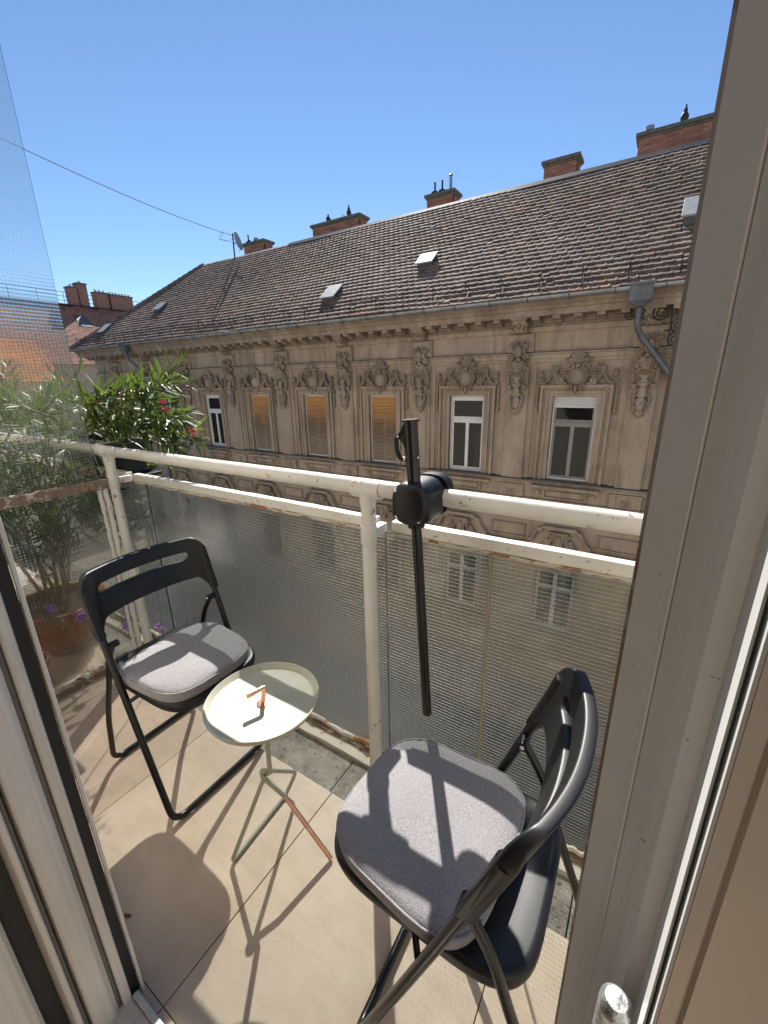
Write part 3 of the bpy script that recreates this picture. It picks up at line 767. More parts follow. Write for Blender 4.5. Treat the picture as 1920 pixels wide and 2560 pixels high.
obj('ridge_cap', rc, RIDGE, ROOF)
rc2 = MB(); rc2.prof_x([(RY-.16, RZ-.10), (RY-.17, RZ-.07), (RY-.05, RZ+.03), (RY, RZ+.05), (RY+.05, RZ+.03), (RY+.17, RZ-.07)], RX0-.1, RX0+6.19)
obj('ridge_cap', rc2, ZINC, ROOF)
hipt = MB(); n = 26
for k in range(n):
    t0, t1 = k/n, (k+1.15)/n
    p0 = Vector((EX0, EY, EZ+.03)).lerp(Vector((RX0, RY, RZ+.05)), t0); p1 = Vector((EX0, EY, EZ+.03)).lerp(Vector((RX0, RY, RZ+.05)), min(1, t1))
    hipt.tube([p0, p1], [.125, .095], 8)
obj('hip_cap', hipt, ROOF_T, ROOF, smooth=40)
def roof_pt(x, y, h=0): return Vector((x, y, EZ+(y-EY)*RT))+Nn*h
# gutter, hoppers, downpipes
gm = MB(); GR = .085; gy, gz = EY-.045, EZ-.02
pr = [(gy+GR*cos(a), gz+GR*sin(a)) for a in [pi+pi*k/10 for k in range(11)]]; pi_ = [(gy+(GR-.008)*cos(a), gz+(GR-.008)*sin(a)) for a in [2*pi-pi*k/10 for k in range(11)]]
gm.prof_x(pr+pi_, EX0, EX1); obj('gutter', gm, ZINC, B, smooth=50)
x = EX0+.4
while x < EX1:
    k = MB(); k.tube([(x, gy+.1*cos(a), gz+.1*sin(a)) for a in [pi*.98+pi*1.04*j/10 for j in range(11)]], .011, 6); obj('gutter_strap', k, ZINC_D, B); x += .92
def hopper(x):
    h = MB(); y0 = EY-.16; zt = EZ+.04
    top = [(x-.26, y0-.02), (x+.26, y0-.02), (x+.26, EY+.12), (x-.26, EY+.12)]; mid = [(x-.22, y0+.03), (x+.22, y0+.03), (x+.22, EY+.10), (x-.22, EY+.10)]; bot = [(x-.07, y0+.12), (x+.07, y0+.12), (x+.07, EY+.05), (x-.07, EY+.05)]
    for ring, z in ((top, zt), (top, zt-.05), (mid, zt-.055), (mid, zt-.34), (bot, zt-.46)): h.v += [(a, b, z) for a, b in ring]
    for i in range(4):
        for k in range(4): l = (k+1) % 4; h.f.append((i*4+k, i*4+l, i*4+4+l, i*4+4+k))
    h.f.append((0, 1, 2, 3)); h.f.append((16, 17, 18, 19))
    for k in range(5): h.box(x-.2+.1*k-.006, x-.2+.1*k+.006, y0+.02, y0+.031, zt-.33, zt-.06)
    return h
obj('rain_hopper', hopper(-.62), ZINC_D, B); obj('rain_hopper', hopper(-21.1), ZINC_D, B)
dp = MB(); dp.tube(fillet([(-.62, EY-.01, 2.66), (-.62, EY+.05, 2.35), (-.55, 11.45, 2.15), (.28, 11.86, 1.12), (.30, 11.86, -9.9)], .14, 4), .062, 12); obj('downpipe', dp, ZINC_D, B, smooth=60)
dp = MB(); dp.tube(fillet([(-21.1, EY-.01, 2.66), (-21.1, EY+.05, 2.4), (-20.9, 11.45, 2.15), (-20.4, 11.86, 1.3), (-20.4, 11.86, -9.9)], .14, 4), .062, 12); obj('downpipe', dp, ZINC_D, B, smooth=60)
# wrought iron bracket next to the right hand downpipe
ib = MB()
for cx, cz, r, sg in ((-.20, 2.55, .20, 1), (.15, 2.30, .18, -1), (.34, 2.62, .16, 1), (.12, 2.0, .17, 1), (.42, 2.2, .15, -1), (-.80, 2.58, .12, -1)):
    pts = []
    for i in range(33):
        t = i/32; a = sg*2.2*2*pi*t; q = r*(1-.85*t); pts.append((cx+q*cos(a), 11.55, cz+q*sin(a)))
    ib.tube(pts, .016, 5)
ib.tube([(-.4, 11.55, 2.74), (.0, 11.55, 2.68), (.25, 11.56, 2.3), (.6, 11.6, 1.75)], .018, 6); ib.tube([(-.1, 11.55, 2.2), (.55, 11.55, 2.2)], .014, 5); ib.tube([(.0, 11.55, 2.7), (.0, 11.55, 1.95)], .014, 5)
ib.tube([(0, 11.55, 2.45), (0, 11.95, 2.45)], .014, 5)
obj('iron_bracket', ib, IRON, B)
# snow guards on the lower courses
x = EX0+.6
while x < EX1:
    k = MB(); p0 = roof_pt(x, EY+.12, .05); p1 = roof_pt(x, EY+.42, .06); p2 = p0+Vector((0, -.02, .36))
    k.tube([p0, p2], .012, 5); k.tube([p2, p1], .010, 5); k.tube([p0, p1], .008, 4)
    obj('snow_guard', k, IRON, ROOF); x += .92
sg = MB()
for h in (.14, .30): sg.tube([roof_pt(EX0+.6, EY+.12, .05)+Vector((0, -.02, h)), roof_pt(EX1, EY+.12, .05)+Vector((0, -.02, h))], .007, 5)
obj('snow_guard_wire', sg, IRON, ROOF)
# roof hatches
def hatch(x, y, wx, ly, h, name='roof_hatch', m=SKYL):
    ro = Matrix(((1, 0, 0), (0, Uu.y, Nn.y), (0, Uu.z, Nn.z)))
    k = MB().box(-wx/2, wx/2, -ly/2, ly/2, 0, h); k2 = MB().box(-wx/2-.04, wx/2+.04, -ly/2-.05, ly/2+.04, h+.002, h+.045)
    P0 = roof_pt(x, y, .02)
    for mb in (k, k2): mb.v = [tuple(P0+ro @ Vector(v)) for v in mb.v]
    obj(name, k, ZINC_D, ROOF); obj('hatch_lid', k2, m, ROOF, bevel=.008)
hatch(-6.62, 13.2, .5, .46, .12); hatch(-9.7, 12.33, .52, .62, .12); hatch(-20.95, 13.25, .55, .5, .12); hatch(-24.65, 12.33, .55, .6, .08); hatch(.2, 13.18, .62, .75, .20); 
# chimneys
def chimney(x0, x1, z1, bricks, flues, depth=.62):
    kk = 17.5/16.2; x0 *= kk; x1 *= kk; z1 = 1.3+(z1-1.3)*kk; y0, y1 = 17.5, 17.5+depth; z0 = RZ-1.5; zc = z1-.16
    core = MB().box(x0+.012, x1-.012, y0+.012, y1-.012, z0, zc); C = obj('chimney', core, MORTAR, B)
    bl, bh, gp = .25, .075, .012
    if bricks: bm_ = [MB().box(0, bl-gp, 0, .10, 0, bh-gp).mesh('brick', BRICK, None, False, .004), MB().box(0, bl/2-gp, 0, .10, 0, bh-gp).mesh('brick', BRICK, None, False, .004)]
    joined = MB(); z = RZ-.55; r = 0; cnt = 0
    while z+bh < zc+.02:
        x = x0
        first = (r % 2 == 1)
        while x < x1-.02:
            w_ = bl/2 if first else bl
            if x+w_ > x1: w_ = x1-x
            first = False
            jig = random.uniform(-.005, .004)
            if bricks and abs(w_-bl) < .01 and cnt < 280: put('brick', bm_[0], C, Matrix.Translation((x, y0+jig, z))); cnt += 1
            elif bricks and abs(w_-bl/2) < .01 and cnt < 280: put('brick', bm_[1], C, Matrix.Translation((x, y0+jig, z))); cnt += 1
            else: joined.box(x, x+max(.02, w_-gp), y0+jig, y0+.1, z, z+bh-gp)
            x += w_
        # ends
        for xe, sgn in ((x0, 1), (x1, -1)):
            yy = y0+.101
            while yy < y1-.01:
                e = min(yy+(.12 if r % 2 else .25), y1); a, b = sorted((xe-sgn*.004, xe+sgn*.05)); joined.box(a, b, yy, e-gp, z, z+bh-gp); yy = e
        z += bh; r += 1
    obj('brickwork', joined, BRICK, C, fixn=False, kind='stuff')
    cp = MB().box(x0-.04, x1+.04, y0-.04, y1+.04, zc, zc+.06).box(x0-.09, x1+.09, y0-.09, y1+.09, zc+.061, zc+.16); obj('chimney_cap', cp, CAPST, C, bevel=.012)
    for fx, kind in flues:
        f = MB(); zz = zc+.16; X = x0+(x1-x0)*fx; Y = (y0+y1)/2-.1
        if kind == 'pot': f.lathe([(.11, 0), (.12, .05), (.09, .12), (.10, .18), (.13, .2), (.06, .26), (.02, .36), (.0, .37)], (X, Y, zz), 14)
        elif kind == 'thin': f.lathe([(.10, 0), (.13, .08), (.14, .12), (.05, .14), (.035, .2), (.035, .42), (.05, .44), (.0, .46)], (X, Y, zz), 12)
        elif kind == 'pipe': f.lathe([(.055, 0), (.055, .5), (.0, .5)], (X, Y, zz), 12).lathe([(.085, .52), (.085, .54), (.02, .6), (0, .6)], (X, Y, zz), 12).tube([(X, Y, zz+.48), (X, Y, zz+.56)], .012, 5)
        elif kind == 'ring': f.tube(arc((X, Y, zz+.12), .06, 0, 360, 12), .012, 5).tube([(X, Y, zz), (X, Y, zz+.06)], .012, 5)
        elif kind == 'cowl': f.lathe([(.08, 0), (.08, .1), (.11, .16), (.10, .24), (.05, .32), (.06, .36), (.03, .42), (.02, .5), (0, .5)], (X, Y, zz), 14)
        elif kind == 'vent': f.lathe([(.09, 0), (.09, .08), (.12, .09), (.12, .2), (.09, .2), (.09, .12)], (X, Y, zz), 14)
        obj('flue', f, ZINC if kind in ('pipe', 'vent', 'ring') else IRON, C, smooth=40)
chimney(-1.52, .30, 7.78, True, [(.12, 'vent'), (.56, 'cowl')])
chimney(-4.09, -3.12, 7.72, True, [])
chimney(-8.2, -7.17, 7.66, False, [(.22, 'thin'), (.5, 'thin'), (.82, 'pipe')])
chimney(-13.7, -11.23, 7.68, False, [(.3, 'pot'), (.62, 'ring'), (.74, 'cowl')])
chimney(-18.1, -16.72, 7.68, False, [(.12, 'thin'), (.5, 'vent')])

# satellite dish and mast on the ridge, and the cable strung across the street
dish = thing('satellite_dish', (-18.6, RY-.3, RZ), 'grey satellite dish on a short mast at the end of the roof ridge', 'satellite dish')
ms = MB(); ms.tube([(-18.6, RY-.3, RZ-.4), (-18.55, RY-.3, RZ+.95)], .035, 8); obj('mast', ms, IRON, dish)
dm = MB(); Rm_ = Vector((.88, .46, .22)).to_track_quat('Z', 'Y').to_matrix(); dm.lathe([(0, 0), (.15, .012), (.30, .045), (.42, .09), (.425, .085), (.30, .03), (.15, -.005), (0, -.015)], (-18.22, RY-.38, RZ+.52), 24, Rm_, cap=False); obj('reflector', dm, SKYL, dish, smooth=60)
am = MB(); am.tube([(-18.15, RY-.36, RZ+.14), (-17.62, RY-.16, RZ+.50)], .014, 6); am.ell((-17.60, RY-.15, RZ+.52), (.06, .05, .05), 8, 5); am.tube([(-18.57, RY-.3, RZ+.5), (-18.25, RY-.38, RZ+.5)], .02, 6); obj('feed_arm', am, IRON, dish)
pts = []
far = Vector((-18.55, RY-.3, RZ+.86)); near = Vector((-11.66, .17, 6.75))
for k in range(41):
    t = k/40; p = near.lerp(far, t); p.z -= .35*4*t*(1-t); pts.append(p)
cb = tag(obj('overhead_cable', MB().tube(pts, .011, 5), IRON), 'thin dark cable sagging through the sky from the left to the roof mast', 'cable')
lp = MB()
for dx in (0, .25): lp.tube([far+Vector((-.1-dx, -.4, .12)), far+Vector((-.35-dx*.3, -.5, -.20)), far+Vector((-.15, -.1, -.25)), far+Vector((0, 0, -.1))], .009, 5)
obj('cable_loop', lp, IRON, cb)

# ================================================================== BUILDINGS FAR LEFT
def bg_house(name, label, xr, y0, y1, zr, xe, ze, roofm, wallm):
    T = thing(name, (xe, (y0+y1)/2, STREET_Z), label, 'building')
    xb = 2*xr-xe
    obj('wall', MB().box(xb+.4, xe-.4, y0+.2, y1-.2, STREET_Z, ze), wallm, T)
    rf = MB().add([(xe, y0, ze), (xe, y1, ze), (xr, y1, zr), (xr, y0, zr), (xb, y0, ze), (xb, y1, ze)], [(0, 1, 2, 3), (3, 2, 5, 4), (0, 3, 4), (1, 5, 2), (0, 4, 5, 1)])
    R_ = obj('roof', rf, roofm, T)
    d = Vector((xr-xe, 0, zr-ze)); L = d.length; u = d/L; nn = Vector((u.z, 0, -u.x)); k = int(L/.17)
    st = MB()
    for r in range(k):
        p = Vector((xe, 0, ze))+u*(r*L/k)
        for q in range(int((y1-y0)/.18)):
            ya = y0+q*.18+(r % 2)*.09; yb = min(ya+.175, y1)
            a = p+nn*.035; b = p+u*(L/k+.02)+nn*.006
            st.add([(a.x, ya, a.z), (a.x, yb, a.z), (b.x, yb, b.z), (b.x, ya, b.z), (p.x, ya, p.z), (p.x, yb, p.z)], [(0, 1, 2, 3), (4, 5, 1, 0)])
    obj('roof_tiling', st, roofm, R_, fixn=False, kind='stuff')
    return T, R_, u, nn
T, R_, u_, n_ = bg_house('red_roof_building', 'distant building with red tiled roof, tall chimneys and ridge railing at the far left', -46, 6, 44, 8.15, -39.6, 2.9, RED_ROOF, BGW)
obj('ridge_walkway', MB().box(-46.35, -45.6, 6, 44, 8.1, 8.22), IRON, T)
rl = MB()
for h in (.35, .7, 1.05): rl.tube([(-46.1, 6, 8.2+h), (-46.1, 44, 8.2+h)], .02, 5)
for k in range(20): rl.tube([(-46.1, 6+2*k, 8.1), (-46.1, 6+2*k, 9.27)], .022, 5)
obj('ridge_railing', rl, IRON, T)
for (a, b, z1, nf) in ((20.4, 21.05, 9.75, 1), (21.15, 21.9, 10.15, 1), (22.58, 23.65, 9.62, 3), (23.85, 25.95, 9.58, 7), (27.4, 28.3, 9.35, 2)):
    c = MB().box(-46.6, -45.75, a, b, 7.6, z1-.14); C = obj('chimney', c, BRICK_D, T)
    obj('chimney_cap', MB().box(-46.65, -45.70, a-.04, b+.04, z1-.14, z1), CAPST, C, bevel=.01)
    f = MB()
    for q in range(nf):
        yy = a+(b-a)*(q+.5)/nf; f.lathe([(.07, 0), (.07, .12), (0, .12)], (-46.1, yy, z1), 8); f.lathe([(.16, .18), (.02, .24), (0, .24)], (-46.1, yy, z1), 8); f.tube([(-46.1, yy, z1+.1), (-46.1, yy, z1+.2)], .015, 4)
    obj('flue', f, ZINC_D, C)
def bg_skylight(y, t, wy, lt):
    d = Vector((6.4, 0, -5.25)); L = d.length; uu = -d/L; nn = Vector((uu.z*1.0, 0, -uu.x)); p = Vector((-39.6, y, 2.9))+uu*(L*t)
    m = MB(); M = Matrix((uu, Vector((0, 1, 0)), nn)).transposed(); m.box(-lt/2, lt/2, -wy/2, wy/2, 0, .06); m.v = [tuple(p+M @ Vector(v)) for v in m.v]; o = obj('skylight', m, SILL, T)
    g_ = MB().box(-lt/2+.09, lt/2-.09, -wy/2+.09, wy/2-.09, .061, .072); g_.v = [tuple(p+M @ Vector(v)) for v in g_.v]; obj('pane', g_, ZINC_D, o)
bg_skylight(20.3, .72, .95, 1.5)
sgd = MB()
for k in range(38):
    yy = 6.5+k; p = Vector((-39.6, yy, 2.9))+u_*7.4; sgd.tube([p, p+Vector((.1, 0, .22)), p+u_*.25], .02, 4)
obj('snow_guard', sgd, IRON, T)
bg_house('orange_roof_house', 'lower house with bright orange tiled roof behind the wired glass screen', -41, -6, 15.0, 4.6, -37.2, 1.6, ORANGE_ROOF, BGW2)

# ================================================================== BALCONY RAILING
RLY, RLZ, RLR = .912, 1.023, .0219
POSTS = (-2.020, -.632, .756)
rail = thing('balcony_railing', (-.677, RLY, 0), 'white painted steel balcony railing filled with wired glass panes', 'railing')
hr = MB(); pts = []
k = 60
for i in range(k+1):
    t = i/k; pts.append((-3.9+5.9*t, RLY+random.gauss(0, .0006), RLZ+random.gauss(0, .0006)))
hr.tube(pts, RLR, 16); obj('handrail', hr, WHITE_OLD, rail, smooth=60)
hs = MB()
hs.lathe([(RLR+.001, -.02), (RLR+.004, -.015), (RLR+.004, .015), (RLR+.001, .02)], (-2.085, RLY, RLZ), 16, Matrix.Rotation(pi/2, 3, 'Y'), cap=False)
obj('handrail_sleeve', hs, WHITE_OLD, rail, smooth=40)
for px in POSTS:
    p = MB(); p.tube([(px, RLY, -.02), (px, RLY, RLZ)], .0205, 16); P_ = obj('post', p, WHITE_OLD, rail, smooth=60)
    c = MB(); c.lathe([(.0208, -.03), (.0240, -.025), (.0240, .02), (.0225, .028), (.0208, .03)], (px, RLY, .885), 16, cap=False); obj('collar', c, WHITE_OLD, P_, smooth=40)
    tm = MB(); tm.tube([(px-.045, RLY, RLZ-.004), (px+.045, RLY, RLZ-.004)], .0262, 14); tm.tube([(px, RLY, RLZ-.055), (px, RLY, RLZ-.01)], [.0215, .025], 14); obj('weld_joint', tm, WHITE_OLD, P_, smooth=50)
    b = MB(); b.box(px-.012, px+.012, RLY+.012, .99, .872, .90); obj('bracket', b, WHITE_OLD, P_, bevel=.002)
BY = 1.000
def wobbly_bar(x0, x1, y0, y1, z0, z1, n=24, j=.0005):
    m = MB()
    for i in range(n+1):
        x = x0+(x1-x0)*i/n; q = lambda: random.gauss(0, j)
        m.v += [(x, y0+q(), z0+q()), (x, y1+q(), z0+q()), (x, y1+q(), z1+q()), (x, y0+q(), z1+q())]
    for i in range(n):
        for k in range(4): l = (k+1) % 4; m.f.append((i*4+k, i*4+l, i*4+4+l, i*4+4+k))
    m.f.append((0, 1, 2, 3)); m.f.append(tuple(n*4+k for k in range(4))); return m
segs = [(-3.6, POSTS[0]-.03), (POSTS[0]+.028, POSTS[1]-.028), (POSTS[1]+.028, POSTS[2]-.028), (POSTS[2]+.028, 2.0)]
panes = [(-3.6, POSTS[0]-.005), (POSTS[0]+.0, -1.914), (-1.911, POSTS[1]-.002), (POSTS[1]+.002, -.3095), (-.3055, POSTS[2]-.02), (POSTS[2]+.02, 2.0)]
WP = .0115
for a, b in segs:
    o = obj('glass_bar', wobbly_bar(a, b, BY-.015, BY+.015, .875, .9075), WHITE_BAR, rail, bevel=.0035)
    put_ = MB()      # putty bead holding the glass under the bar
    n = int((b-a)/.02)
    pp = [(a+(b-a)*i/n, BY-.010+random.gauss(0, .0015), .869+random.gauss(0, .0015)) for i in range(n+1)]
    put_.tube(pp, [.0045+abs(random.gauss(0, .0012)) for _ in pp], 6); obj('putty', put_, PUTTY, o, smooth=60)
    lo = obj('bottom_bar', wobbly_bar(a, b, BY-.030, BY+.006, -.012, .012), BROWN_BAR, rail, bevel=.003)
    pp = [(a+(b-a)*i/n, BY-.010+random.gauss(0, .002), .020+random.gauss(0, .003)) for i in range(n+1)]
    q_ = MB(); q_.tube(pp, [.007+abs(random.gauss(0, .003)) for _ in pp], 6); obj('putty', q_, PUTTY, lo, smooth=60)
    obj('flashing', wobbly_bar(a, b, BY-.070, BY-.031, -.012, .003, 30, .0012), PUTTY, lo)
for a, b in panes:
    z0, z1 = .012, .880
    G = obj('glass_pane', MB().box(a, b, BY-.003, BY+.003, z0, z1), GLASS_R if a > -.7 else GLASS, rail)
    wv = MB(); r = .00034
    z = z0+WP*.5
    while z < z1:
        jz = random.gauss(0, .0003); wv.tube([(a+.001, BY, z+jz), ((a+b)/2, BY, z+random.gauss(0, .0004)), (b-.001, BY, z+jz)], r, 4, False); z += WP
    x = a+WP*.5
    while x < b:
        jx = random.gauss(0, .0003); wv.tube([(x+jx, BY, z0), (x+jx+random.gauss(0, .0004), BY, (z0+z1)/2), (x+jx, BY, z1)], r*.85, 4, False); x += WP
    obj('wire_mesh', wv, WIRE, G, fixn=False, kind='stuff')
obj('pane_joint', MB().tube([(-.3075, BY-.004, .014), (-.3065, BY-.004, .45), (-.3085, BY-.004, .874)], .0032, 6), simple('old_putty', (.36, .30, .17), .9), rail)
obj('pane_joint', MB().tube([(-1.9125, BY-.004, .014), (-1.912, BY-.004, .45), (-1.9125, BY-.004, .874)], .0022, 6), GASKET, rail)

# ================================================================== DIVIDER SCREEN TO THE NEXT BALCONY
DX, DY0, DY1 = -2.03, .168, .858
scr = thing('divider_screen', (DX, .5, 0), 'tall wired glass divider screen with flaking timber bar at the left end of the balcony', 'screen')
for (z0, z1) in ((.03, .86), (.905, 3.2)):
    G = obj('glass_pane', MB().box(DX-.003, DX+.003, DY0, DY1, z0, z1), GLASS_S, scr)
    wv = MB(); r = .00022; WQ = .0125
    z = z0+WQ*.5
    while z < z1: wv.tube([(DX, DY0, z), (DX+random.gauss(0, .0002), (DY0+DY1)/2, z+random.gauss(0, .0005)), (DX, DY1, z)], r, 4, False); z += WQ
    y = DY0+WQ*.5
    while y < DY1: wv.tube([(DX, y, z0), (DX, y+random.gauss(0, .0005), (z0+z1)/2), (DX, y, z1)], r, 4, False); y += WQ
    obj('wire_mesh', wv, WIRE, G, fixn=False, kind='stuff')
def wob_y(x0, x1, y0, y1, z0, z1, n=40, j=.002):
    m = wobbly_bar(y0, y1, x0, x1, z0, z1, n, j); m.v = [(b, a, c) for a, b, c in m.v]; return m
obj('crossbar', wob_y(DX-.02, DX+.022, DY0, DY1+.02, .862, .902), BROWN_BAR, scr, bevel=.003)
obj('bottom_bar', wob_y(DX-.02, DX+.024, DY0, DY1+.02, -.004, .032), BROWN_BAR, scr, bevel=.003)
ep = MB(); n = 40
ep.tube([(DX+random.gauss(0, .0015), DY1+.016+random.gauss(0, .0015), .0+.9*i/n) for i in range(n+1)], [.013+random.gauss(0, .0012) for _ in range(n+1)], 8); obj('end_post', ep, WHITE_BAR, scr, smooth=50)
ep = MB(); ep.tube([(DX+.01+random.gauss(0, .001), DY1-.012+random.gauss(0, .001), .03+.83*i/n) for i in range(n+1)], [.008+random.gauss(0, .001) for _ in range(n+1)], 6); obj('putty', ep, WHITE_BAR, scr, smooth=50)

# ================================================================== PARASOL HOLDER CLAMPED ON THE RAIL
HX, HY = -.4515, .846
hold = thing('parasol_holder', (HX, HY, 1.0), 'black parasol holder with round clamp fixed on the white handrail', 'parasol holder')
dirv = Vector((.050, .004, -.787)).normalized(); top = Vector((HX-.011, HY-.002, 1.211))
def along(d): return top+dirv*d
lo = MB(); lo.tube([along(.18), along(.79)], .0125, 20); obj('lower_tube', lo, BLACK_A, hold, smooth=40)
upm = MB(); upm.tube([along(0), along(.215)], .0158, 24, cap=False); upm.tube([along(.003), along(.215)], .0128, 24, cap=False); obj('upper_tube', upm, BLACK_A, hold, smooth=40)
qz = dirv.to_track_quat('Z', 'X').to_matrix()
rimm = MB(); rimm.lathe([(.0128, -.001), (.0128, .003), (.0195, .003), (.0205, .0), (.0195, -.003), (.0135, -.003)], along(0), 28, qz); obj('rim', rimm, BLACK_A, hold, smooth=50)
col_ = MB(); col_.lathe([(.0160, -.003), (.0178, -.002), (.0178, .002), (.0160, .003)], along(.083), 24, qz, cap=False); obj('clip_ring', col_, BLACK_A, hold, smooth=40)
col_ = MB(); col_.lathe([(.0160, -.004), (.0185, -.003), (.0185, .004), (.0160, .005)], along(.208), 24, qz, cap=False); obj('collar', col_, BLACK_P, hold, smooth=40)
lv = MB(); L0 = along(.012); lv.tube(fillet([along(.01)+Vector((-.014, -.002, 0)), along(.03)+Vector((-.024, -.004, 0)), along(.040)+Vector((-.037, -.006, 0)), along(.07)+Vector((-.037, -.006, 0)), along(.088)+Vector((-.030, -.005, 0)), along(.088)+Vector((-.012, -.002, 0))], .012, 4), [.006]*26 if False else .0055, 10); obj('lever', lv, BLACK_P, hold, smooth=50)
lb = MB(); lb.prof_y([(0, 0), (-.012, -.014), (-.016, -.030), (-.006, -.040), (0, -.055)], -.006, .006); lb.v = [tuple(along(.012)+Vector((v[0]-.012, v[1], v[2]))) for v in lb.v]; obj('lever_mount', lb, BLACK_P, hold, bevel=.002)
for a, b in (((-.030, -.010), .036), ((-.015, -.012), .087), ((.0175, -.006), .081)):
    s = MB(); s.ell(along(b)+Vector((a[0], a[1], 0)), (.0035, .003, .0035), 8, 6); obj('rivet', s, CHROME, hold, smooth=60)
def shell(cx, cz, y0, y1, w_, h_, dome, n=28):
    # rounded squarish half shell bulging towards y0
    m = MB(); rings = []
    prof = [(1.0, y1), (1.0, y0+dome*.9), (.965, y0+dome*.45), (.88, y0+dome*.15), (.7, y0+.0), (.35, y0-.002), (0.0, y0-.002)]
    for sc, y in prof:
        ring = []
        for k in range(n):
            a = 2*pi*k/n; e = .72
            x = abs(cos(a))**e*(1 if cos(a) > 0 else -1)*w_*sc; z = abs(sin(a))**e*(1 if sin(a) > 0 else -1)*h_*sc
            ring.append((cx+x, y, cz+z))
        rings.append(ring)
    for r in rings: m.v += r
    for i in range(len(rings)-1):
        for k in range(n): l = (k+1) % n; m.f.append((i*n+k, i*n+l, (i+1)*n+l, (i+1)*n+k))
    m.f.append(tuple(range(n))); return m
cf = shell(HX, 1.021, HY-.036, RLY-.006, .050, .053, .030); obj('front_jaw', cf, BLACK_P, hold, smooth=50)
cbk = shell(0, 0, 0, .05, .050, .053, .028); cbk.v = [(HX+.006+a, RLY+.050-b, 1.025+c) for a, b, c in cbk.v]; obj('back_jaw', cbk, BLACK_P, hold, smooth=50)
hub = MB(); hub.tube([along(.165), along(.25)], .0205, 20); obj('tube_seat', hub, BLACK_P, hold, smooth=50)
for sx, sz in ((-.033, .034), (.025, .030), (-.030, -.030), (.027, -.033)):
    s = MB(); s.lathe([(.0058, 0), (.0058, .002), (.0035, .003), (0, .0025)], (HX+sx, HY-.0355+.004, 1.021+sz), 12, Matrix.Rotation(pi/2, 3, 'X')); obj('screw', s, CHROME, hold, smooth=40)

